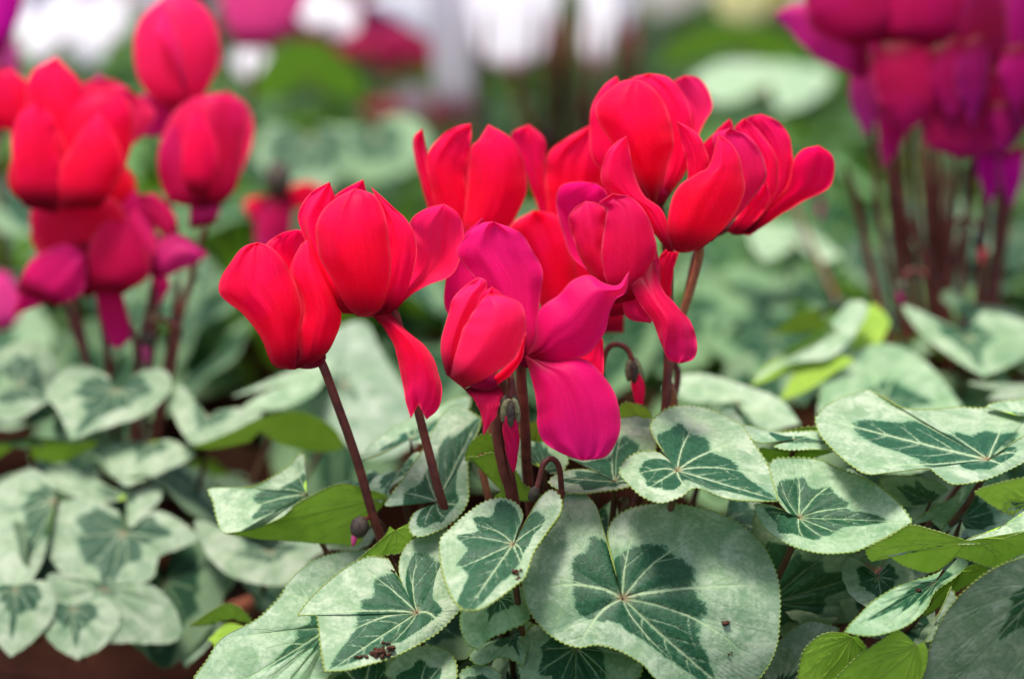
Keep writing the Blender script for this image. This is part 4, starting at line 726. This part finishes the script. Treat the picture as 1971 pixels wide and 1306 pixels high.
petal(f, [(215, 500), (225, 440), (262, 400)], [(270, 530), (300, 470), (262, 400)], .94, (.92, .02, .16), .3, det=0)
f = fB(300, 520, .96)
petal(f, [(330, 100), (300, 60), (318, 10)], [(360, 190), (345, 80), (318, 10)], .952, (.95, .02, .17), .3, det=0)
petal(f, [(360, 370), (350, 290), (380, 200)], [(400, 380), (420, 290), (380, 200)], .944, (.95, .004, .08), .3, det=0)
petal(f, [(290, 530), (302, 470), (345, 450), (402, 490)], [(300, 535), (340, 525), (370, 510), (402, 490)], .945, (.66, .02, .16), .3, det=0)
petal(f, [(330, 470), (290, 425), (262, 375)], [(345, 450), (335, 410), (300, 375), (262, 375)], .95, (.70, .01, .10), .2, det=0)
petal(f, [(365, 440), (365, 390), (390, 365)], [(415, 430), (425, 390), (390, 365)], .955, (.66, .02, .16), .2, det=0)
petal(f, [(290, 530), (240, 480), (250, 420)], [(330, 510), (330, 470), (250, 420)], .955, (.6, .01, .12), .2, det=0)
petal(f, [(285, 520), (300, 560), (305, 590)], [(320, 520), (325, 560), (305, 590)], .955, (.6, .01, .12), .2, det=0)
bud(B, 285, 660, .95, 40, 14, PINK, -1, SB2)
stem(B, [(120, 560, .95), (145, 640, .95), (170, 720, .95)], .0013, to=SB2, sides=8); stem(B, [(215, 540, .955), (250, 640, .955), (265, 710, .955)], .0016, to=SB2, sides=8); stem(B, [(345, 520, .96), (335, 620, .96), (320, 700, .96)], .0014, to=SB2, sides=8)

# ================================================================== right magenta cyclamen
bx, by = xy_of(1835, 1.04)
Cc = plant(bx, by, 'tall magenta cyclamen at the right with a bundle of dark red stems', 'potted cyclamen')
SC = soil(Cc)
def LC(*a, **k):
    k.setdefault('det', 1); return leaf(Cc, *a, base=SC, **k)
LC((1860, 650), [(1850, 640), (1800, 612), (1738, 588), (1770, 640), (1830, 685), (1893, 725), (1971, 685), (2020, 640), (1960, 615), (1890, 600), (1870, 630)], 5, .965, gy=-1.3, seed=80, dark=.7, tint=(.85, .92, .85), label='leaf below the magenta stems')
LC((1700, 770), [(1680, 775), (1600, 850), (1575, 790), (1598, 715), (1650, 675), (1720, 665), (1790, 705), (1850, 780), (1800, 860), (1720, 800)], 7, .93, gy=-1.4, seed=81, dark=.6, tint=(.9, 1, .9), label='domed pale leaf behind the broad right leaf')
LC((1610, 640), [(1600, 640), (1560, 670), (1530, 680), (1470, 700), (1450, 735), (1520, 700), (1600, 685), (1645, 640), (1668, 595), (1640, 578), (1600, 620)], 4, .95, gy=-1.0, seed=82, dark=.2, tint=(1.1, 1.15, 1.15))
LC((1580, 610), [(1570, 600), (1620, 575), (1660, 580), (1600, 590), (1540, 602), (1485, 640), (1550, 640), (1600, 620)], 5, .965, gy=.4, under=True, seed=83, tint=(.8, .55, .5), petiole=False)
LC((1530, 715), [(1510, 720), (1450, 745), (1480, 700), (1560, 680), (1640, 690), (1600, 720), (1550, 750), (1500, 770)], 3, .94, gy=-.5, under=True, seed=84, tint=(.45, .55, .4), petiole=False)
LC((1660, 620), [(1650, 630), (1640, 680), (1690, 660), (1715, 620), (1680, 585), (1660, 600)], 3, .97, gy=-.6, under=True, seed=85, tint=(.4, .5, .3), petiole=False)
LC((1420, 775), [(1400, 770), (1350, 790), (1290, 770), (1285, 740), (1340, 718), (1420, 735), (1500, 765), (1540, 815), (1470, 825), (1430, 790)], 7, .90, gy=-1.6, seed=86, dark=.2, tint=(1.3, 1.35, 1.5), label='bluish white glossy leaf behind the crisp heart leaf')
LC((1920, 750), [(1900, 748), (1862, 735), (1930, 738), (2010, 740), (2000, 768), (1900, 768)], 3, .93, gy=-1.5, seed=87, tint=(.75, .72, .6), dark=.2)
generic_leaves(Cc, 20, np.random.default_rng(8), .10, .15, .185, .034, (.75, .85, .72))
for i, (x, yt, xb) in enumerate([(1668, 120, 1730), (1700, 180, 1745), (1722, 240, 1770), (1748, 200, 1790), (1775, 230, 1800), (1800, 260, 1812), (1845, 280, 1822), (1868, 300, 1850), (1905, 290, 1880), (1930, 260, 1900), (1960, 300, 1910), (1628, 320, 1700), (1822, 300, 1818), (1945, 320, 1895), (1712, 300, 1750)]):
    stem(Cc, [(x, yt, 1.03), (x * .6 + xb * .4, 420, 1.03 + .004 * (i % 4)), (xb, 610, 1.04)], .0013 + .0003 * (i % 3), to=SC, sides=8)
def fC(x, y, d): return stem(Cc, [(x, y, d), (x * .7 + 1820 * .3, y + (600 - y) * .5, d + .005), (1820, 620, d + .01)], .0016, to=SC, sides=8)
f = fC(1672, 88, 1.02)
petal(f, [(1640, 88), (1568, 60), (1548, 0), (1570, -60)], [(1705, 82), (1725, 20), (1700, -50), (1570, -60)], 1.0, (0.471, 0.004, 0.072), .8, det=0)
petal(f, [(1668, 155), (1570, 112), (1520, 62), (1488, 28)], [(1672, 65), (1600, 28), (1540, 8), (1488, 28)], 1.01, (0.594, 0.015, 0.180), .3, det=0)
petal(f, [(1688, 88), (1680, 150), (1700, 220), (1745, 258)], [(1765, 72), (1800, 120), (1810, 200), (1745, 258)], .998, (0.491, 0.004, 0.068), .5, det=0)
petal(f, [(1640, 120), (1635, 190), (1665, 265)], [(1690, 120), (1700, 200), (1665, 265)], 1.02, (0.594, 0.030, 0.224), .2, det=0)
f = fC(1770, 90, 1.03)
petal(f, [(1705, 80), (1695, 30), (1720, -50)], [(1795, 92), (1855, 30), (1850, -50), (1720, -50)], 1.0, (0.512, 0.004, 0.081), .6, det=0)
petal(f, [(1780, 60), (1800, 0), (1830, -60)], [(1840, 110), (1900, 50), (1900, -60), (1830, -60)], 1.02, (0.358, 0.002, 0.063), .6, det=0)
petal(f, [(1830, 130), (1785, 200), (1778, 270), (1840, 306)], [(1905, 125), (1932, 200), (1912, 285), (1840, 306)], 1.0, (0.368, 0.002, 0.050), .4, det=0)
petal(f, [(1780, 90), (1760, 160), (1770, 235), (1800, 270)], [(1850, 90), (1850, 180), (1800, 270)], 1.03, (0.338, 0.003, 0.099), .4, det=0)
f = fC(1890, 150, 1.04)
petal(f, [(1840, 160), (1820, 60), (1850, -50)], [(1930, 165), (1940, 60), (1920, -50), (1850, -50)], 1.005, (0.266, 0.001, 0.036), .6, det=0)
petal(f, [(1900, 170), (1900, 60), (1930, -50)], [(1990, 160), (2010, 50), (1990, -50), (1930, -50)], 1.01, (0.368, 0.002, 0.117), .6, det=0)
petal(f, [(1900, 130), (1920, 200), (1950, 285)], [(1985, 130), (2000, 200), (1950, 285)], 1.0, (0.286, 0.001, 0.045), .3, det=0)
petal(f, [(1882, 280), (1882, 340), (1905, 400)], [(1922, 280), (1922, 350), (1905, 400)], 1.02, PURP, .2, det=0)
petal(f, [(1925, 290), (1928, 350), (1945, 405)], [(1975, 280), (1965, 350), (1945, 405)], 1.015, PURP, .2, det=0)
for L_, R_, dd, cc in [([(1700, 60), (1730, 0), (1760, -60)], [(1800, 60), (1810, 0), (1760, -60)], 1.035, (0.512, 0.003, 0.090)),
        ([(1790, 100), (1790, 180), (1835, 240)], [(1850, 60), (1870, 160), (1835, 240)], .995, (0.409, 0.002, 0.090)),
        ([(1850, 80), (1840, 160), (1870, 250)], [(1900, 60), (1905, 160), (1870, 250)], .992, (0.307, 0.002, 0.108)),
        ([(1900, 200), (1895, 240), (1925, 300)], [(1960, 190), (1970, 250), (1925, 300)], .998, (0.348, 0.002, 0.108)),
        ([(1930, 90), (1925, 150), (1955, 230)], [(1990, 80), (1990, 150), (1955, 230)], .99, (0.430, 0.002, 0.135)),
        ([(1640, 60), (1625, 110), (1650, 160)], [(1700, 70), (1690, 130), (1650, 160)], 1.03, (0.563, 0.010, 0.144)),
        ([(1690, 200), (1690, 260), (1700, 330)], [(1760, 180), (1740, 270), (1700, 330)], 1.01, (0.491, 0.004, 0.108))]:
    petal(f, L_, R_, dd, cc, .3, det=0)
for k, (x, y) in enumerate([(1700, 500), (1760, 480), (1830, 500), (1900, 510), (1790, 420), (1870, 430), (1950, 450)]):
    LC((x, y), [(x - 6, y - 12), (x - 55, y - 40), (x - 70, y + 10), (x - 30, y + 50), (x, y + 75), (x + 40, y + 45), (x + 70, y + 5), (x + 50, y - 40), (x + 6, y - 12)], 4, 1.17, gy=-.5, under=False, seed=700 + k, dark=1.5, tint=(.76, .8, .76), petiole=False)
bud(Cc, 1886, 470, 1.02, 36, 15, PINKR, 1, SC); bud(Cc, 1738, 560, 1.0, 26, 12, PINK, -1, SC); bud(Cc, 1575, 385, 1.15, 36, 12, PINK, 1, SC)

# ================================================================== plants behind, rows on the bench
GRP = 'out of focus potted cyclamens behind'
def row(px, y, label, col=None, nf=0, seed=0, nl=22, tint=(1, 1, 1), size=.040, rmax=.13, z1=.185, fz=.28, spread=.05, smat=None, stemr=.0016, fs=1.):
    dep = y * math.cos(PITCH) + (H - .15) * math.sin(PITCH); t = plant((px - 985.5) / FPX * dep, y, label, 'potted cyclamen', GRP)
    rng = np.random.default_rng(seed); generic_leaves(t, nl, rng, rmax, .13, z1, size, tint)
    for i in range(nf):
        a = rng.random() * 6.28; r = spread * math.sqrt(rng.random())
        generic_flower(t, (t.location.x + r * math.cos(a), t.location.y + r * math.sin(a), fz + rng.normal() * .016), col, rng, scale=fs, smat=smat, stemr=stemr)
    return t
p = row(660, 1.17, 'leafy cyclamen without open flowers behind the leftmost sharp bloom', seed=1, tint=(.62, .78, .6), z1=.19)
# small red flower with its dark bud case seen between the left and middle plants
f = stem(p, [(535, 330, 1.12), (520, 420, 1.12), (545, 560, 1.13)], .0013, to=soil(p), sides=8)
petal(f, [(505, 375), (490, 440), (500, 520)], [(565, 375), (560, 450), (530, 520), (500, 520)], 1.11, (.60, .006, .09), .4, det=0)
petal(f, [(500, 375), (470, 390), (480, 420)], [(520, 375), (510, 410), (480, 420)], 1.12, RED, .1, det=0)
petal(f, [(545, 365), (590, 350), (640, 370)], [(550, 400), (600, 400), (640, 370)], 1.12, RED, .1, det=0)
blob(f, 'calyx', 535, 345, 1.11, 26, 36, 24, M_SEPAL, None, 0)
row(1330, 1.17, 'leafy cyclamen without open flowers behind the sharp right blooms', seed=2, tint=(.66, .84, .62), z1=.185)
row(960, 1.36, 'leafy cyclamen hidden mostly by the middle blooms', seed=22, tint=(.6, .78, .55))
row(30, 1.25, 'cyclamen with low pink flowers at the far left', (.72, .08, .28), 2, 3, fz=.235, tint=(1, 1.1, 1))
row(330, 1.42, 'leafy cyclamen behind the left blooms', seed=4, tint=(.5, .7, .45))
row(1620, 1.42, 'green leaved cyclamen left of the magenta stems', seed=5, tint=(.55, .8, .4))
row(1960, 1.45, 'dark green leafy cyclamen behind the magenta blooms', seed=6, tint=(.3, .42, .2))
row(560, 1.72, 'cyclamen with one big green leaf below dark red flowers', seed=7, tint=(.4, .58, .34))
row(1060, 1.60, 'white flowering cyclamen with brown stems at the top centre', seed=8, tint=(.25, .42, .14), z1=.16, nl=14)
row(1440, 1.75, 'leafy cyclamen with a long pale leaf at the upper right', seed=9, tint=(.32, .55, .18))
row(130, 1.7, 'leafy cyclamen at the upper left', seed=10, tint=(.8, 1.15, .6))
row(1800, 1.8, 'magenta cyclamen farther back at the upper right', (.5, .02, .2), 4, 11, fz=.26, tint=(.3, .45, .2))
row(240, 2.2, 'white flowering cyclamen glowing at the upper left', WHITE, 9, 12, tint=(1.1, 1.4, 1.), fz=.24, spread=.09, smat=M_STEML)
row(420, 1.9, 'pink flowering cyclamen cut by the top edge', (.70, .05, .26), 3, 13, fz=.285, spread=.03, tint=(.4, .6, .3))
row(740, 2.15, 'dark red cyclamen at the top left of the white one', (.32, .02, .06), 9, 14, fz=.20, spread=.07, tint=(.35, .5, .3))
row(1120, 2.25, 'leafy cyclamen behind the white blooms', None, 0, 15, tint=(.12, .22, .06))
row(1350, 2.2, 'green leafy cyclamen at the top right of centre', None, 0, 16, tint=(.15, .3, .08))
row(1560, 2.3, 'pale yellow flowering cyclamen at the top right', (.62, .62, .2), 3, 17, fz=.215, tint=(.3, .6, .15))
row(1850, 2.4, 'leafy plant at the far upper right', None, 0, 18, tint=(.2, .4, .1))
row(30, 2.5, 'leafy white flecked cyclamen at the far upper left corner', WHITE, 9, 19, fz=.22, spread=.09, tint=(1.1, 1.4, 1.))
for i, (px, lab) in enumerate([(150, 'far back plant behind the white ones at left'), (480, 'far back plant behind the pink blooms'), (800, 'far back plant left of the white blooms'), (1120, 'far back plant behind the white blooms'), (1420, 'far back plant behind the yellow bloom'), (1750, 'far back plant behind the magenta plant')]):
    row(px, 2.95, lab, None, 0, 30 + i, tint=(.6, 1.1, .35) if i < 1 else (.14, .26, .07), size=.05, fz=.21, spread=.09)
row(590, 1.98, 'added white cyclamen with blooms for blurred highlights, left of the large white one', WHITE, 5, 40, tint=(.3, .5, .2), fz=.265, spread=.06, smat=M_STEML)  # plant added to carry white petals standing in for blurred highlights
# particular blurred pieces
Wp = [o for o in bpy.data.objects if o.get('label') == 'white flowering cyclamen with brown stems at the top centre'][0]
sw = soil(Wp)
f = stem(Wp, [(985, 130, 1.59), (1000, 200, 1.595), (1030, 300, 1.60)], .0022, M_STEML, to=sw, sides=8)
petal(f, [(975, 140), (925, 110), (908, 50), (900, -30), (960, -70)], [(1000, 140), (1040, 110), (1066, 50), (1066, -30), (960, -70)], 1.56, WHITE, .5, z=(0, 1.5, 3.5), det=0)
f = stem(Wp, [(880, 60, 1.62), (890, 200, 1.62), (930, 320, 1.62)], .0024, M_STEML, to=sw, sides=8)
petal(f, [(845, 230), (835, 140), (820, 0), (840, -60)], [(915, 235), (910, 140), (905, 0), (840, -60)], 1.61, (.55, .53, .55), .4, det=0)
petal(f, [(860, 80), (800, 60), (740, 25), (700, 5)], [(880, 20), (820, -20), (760, -20), (700, 5)], 1.64, WHITE, .2, det=0)
f = stem(Wp, [(1150, 80, 1.575), (1130, 200, 1.58), (1100, 320, 1.60)], .0024, M_STEM, to=sw, sides=8)
petal(f, [(1130, 140), (1120, 60), (1130, -50)], [(1165, 140), (1180, 60), (1190, -50), (1130, -50)], 1.56, WHITE, .3, z=(0, 1.5, 3.5), det=0)
petal(f, [(1195, 80), (1180, 30), (1190, -50)], [(1215, 80), (1225, 20), (1220, -50), (1190, -50)], 1.575, (.7, .68, .7), .3, det=0)
for x, w_ in ((1078, .0042), (1112, .0028), (1196, .003), (935, .002), (1225, .0035), (1030, .0018), (1060, .002), (1145, .002)):
    stem(Wp, [(x, 20, 1.53), (x - 5, 150, 1.535), (x * .9 + 104, 300, 1.60)], w_, M_STEM if x != 1105 else M_STEML, to=sw, sides=8)
Gp = [o for o in bpy.data.objects if o.get('label') == 'cyclamen with one big green leaf below dark red flowers'][0]; sg_ = soil(Gp)
leaf(Gp, (600, 150), [(590, 160), (540, 185), (470, 200), (500, 130), (550, 85), (610, 78), (655, 110), (700, 165), (680, 190), (630, 180), (605, 160)], 2, 1.55, gy=.5, under=True, det=0, tint=(.7, .9, .35), seed=90, petiole=False, base=sg_, label='bright green blurred leaf back at the upper left')
leaf(Gp, (600, 260), [(580, 250), (520, 240), (490, 300), (540, 350), (620, 360), (680, 310), (660, 250), (620, 240)], 3, 1.35, gy=-.5, det=0, tint=(.8, .9, .8), dark=1.2, seed=91, base=sg_)
leaf(Gp, (720, 255), [(700, 245), (640, 250), (650, 300), (700, 350), (790, 330), (830, 270), (790, 225), (740, 225)], 4, 1.38, gy=-.5, det=0, tint=(.8, .95, .8), dark=.9, seed=92, base=sg_)
Hp = [o for o in bpy.data.objects if o.get('label') == 'leafy cyclamen with a long pale leaf at the upper right'][0]; sh = soil(Hp)
leaf(Hp, (1480, 165), [(1470, 170), (1400, 200), (1355, 190), (1330, 150), (1390, 120), (1480, 120), (1560, 130), (1605, 150), (1560, 195), (1500, 215)], 3, 1.55, gy=-2.0, det=0, tint=(1.1, 1.35, 1.4), dark=.1, seed=93, base=sh, label='long pale blurred leaf at the upper right')
leaf(Hp, (1430, 90), [(1420, 95), (1340, 110), (1270, 140), (1290, 80), (1380, 50), (1480, 55), (1550, 95), (1500, 115)], 3, 1.65, gy=.5, under=True, det=0, tint=(.6, .85, .4), seed=94, petiole=False, base=sh)
leaf(Hp, (1530, 470), [(1520, 480), (1470, 500), (1440, 440), (1500, 430), (1560, 440), (1620, 490), (1580, 505)], 5, 1.15, gy=-1.5, det=0, tint=(1.15, 1.25, 1.2), dark=.15, seed=95, base=sh)

def findp(s): return [o for o in bpy.data.objects if (o.get('label') or '') == s][0]
Pk = findp('pink flowering cyclamen cut by the top edge')
f = stem(Pk, [(495, 80, 1.42), (480, 200, 1.45), (450, 340, 1.5)], .002, to=soil(Pk), sides=8)
petal(f, [(460, 95), (430, 30), (430, -50), (480, -80)], [(520, 95), (560, 30), (550, -50), (480, -80)], 1.40, (.95, .06, .26), .5, det=0)
petal(f, [(500, 90), (530, 20), (560, -60)], [(550, 70), (590, 0), (560, -60)], 1.43, (.85, .06, .30), .3, det=0)
Lw = findp('white flowering cyclamen glowing at the upper left')
f = stem(Lw, [(150, 130, 1.75), (170, 220, 1.8), (200, 300, 1.9)], .002, M_STEML, to=soil(Lw), sides=8)
for k, (x, y, w_, h_) in enumerate([(75, 75, 34, 50), (165, 80, 40, 60), (205, 40, 40, 50), (125, 40, 34, 50), (30, 30, 24, 40)]):
    petal(f, [(x, y + h_), (x - w_, y + h_ * .3), (x - w_ * .9, y - h_ * .5), (x + 4, y - h_)], [(x + 6, y + h_), (x + w_, y + h_ * .3), (x + w_ * .9, y - h_ * .5), (x + 4, y - h_)], 1.70 + .03 * (k % 3), WHITE, .6, z=(0, 1.5, 3.5), det=0)
Uw = findp('added white cyclamen with blooms for blurred highlights, left of the large white one')
f = stem(Uw, [(630, 60, 1.8), (625, 160, 1.82), (620, 260, 1.85)], .002, M_STEM, to=soil(Uw), sides=8)
for k, (x, y, w_, h_) in enumerate([(610, 20, 34, 40), (655, 35, 34, 45), (482, 118, 30, 36)]):
    petal(f, [(x, y + h_), (x - w_, y + h_ * .3), (x - w_ * .9, y - h_ * .5), (x + 3, y - h_)], [(x + 4, y + h_), (x + w_, y + h_ * .3), (x + w_ * .9, y - h_ * .5), (x + 3, y - h_)], 1.75 + .02 * k, WHITE, .5, z=(0, 1.5, 3.5), det=0)  # white petals painted in for round out-of-focus highlights
Dr = findp('dark red cyclamen at the top left of the white one')
f = stem(Dr, [(740, 110, 1.9), (745, 200, 1.92), (750, 260, 1.95)], .002, M_STEM, to=soil(Dr), sides=8)
for k, (x, y, w_, h_, cc) in enumerate([(690, 85, 45, 35, (.5, .02, .07)), (760, 80, 50, 40, (.45, .015, .07)), (810, 100, 40, 35, (.4, .015, .05)), (740, 210, 50, 24, (.35, .03, .04)), (850, 215, 30, 40, (.3, .015, .02)), (795, 190, 38, 30, (.4, .3, .33))]):
    petal(f, [(x, y + h_), (x - w_, y + h_ * .2), (x, y - h_)], [(x + 6, y + h_), (x + w_, y + h_ * .2), (x, y - h_)], 1.82 + .02 * k, cc, .5, det=0)
Fp = findp('cyclamen with low pink flowers at the far left')
f = stem(Fp, [(0, 90, 1.2), (-5, 250, 1.22), (5, 500, 1.24)], .0018, to=soil(Fp), sides=8)
petal(f, [(-20, 110), (-50, 40), (-20, -60)], [(10, 100), (40, 20), (40, -50), (-20, -60)], 1.10, (.65, .003, .30), .3, det=0)
petal(f, [(-20, 640), (-40, 580), (-10, 520)], [(20, 635), (45, 590), (20, 530), (-10, 520)], 1.10, (.95, .06, .30), .3, det=0)
Yp = findp('pale yellow flowering cyclamen at the top right')
f = stem(Yp, [(1430, 50, 1.9), (1440, 160, 1.92), (1480, 240, 1.95)], .002, M_STEML, to=soil(Yp), sides=8)
petal(f, [(1425, 55), (1385, 30), (1380, -20), (1425, -50)], [(1435, 55), (1475, 30), (1478, -20), (1425, -50)], 1.85, (.75, .72, .30), .5, det=0)
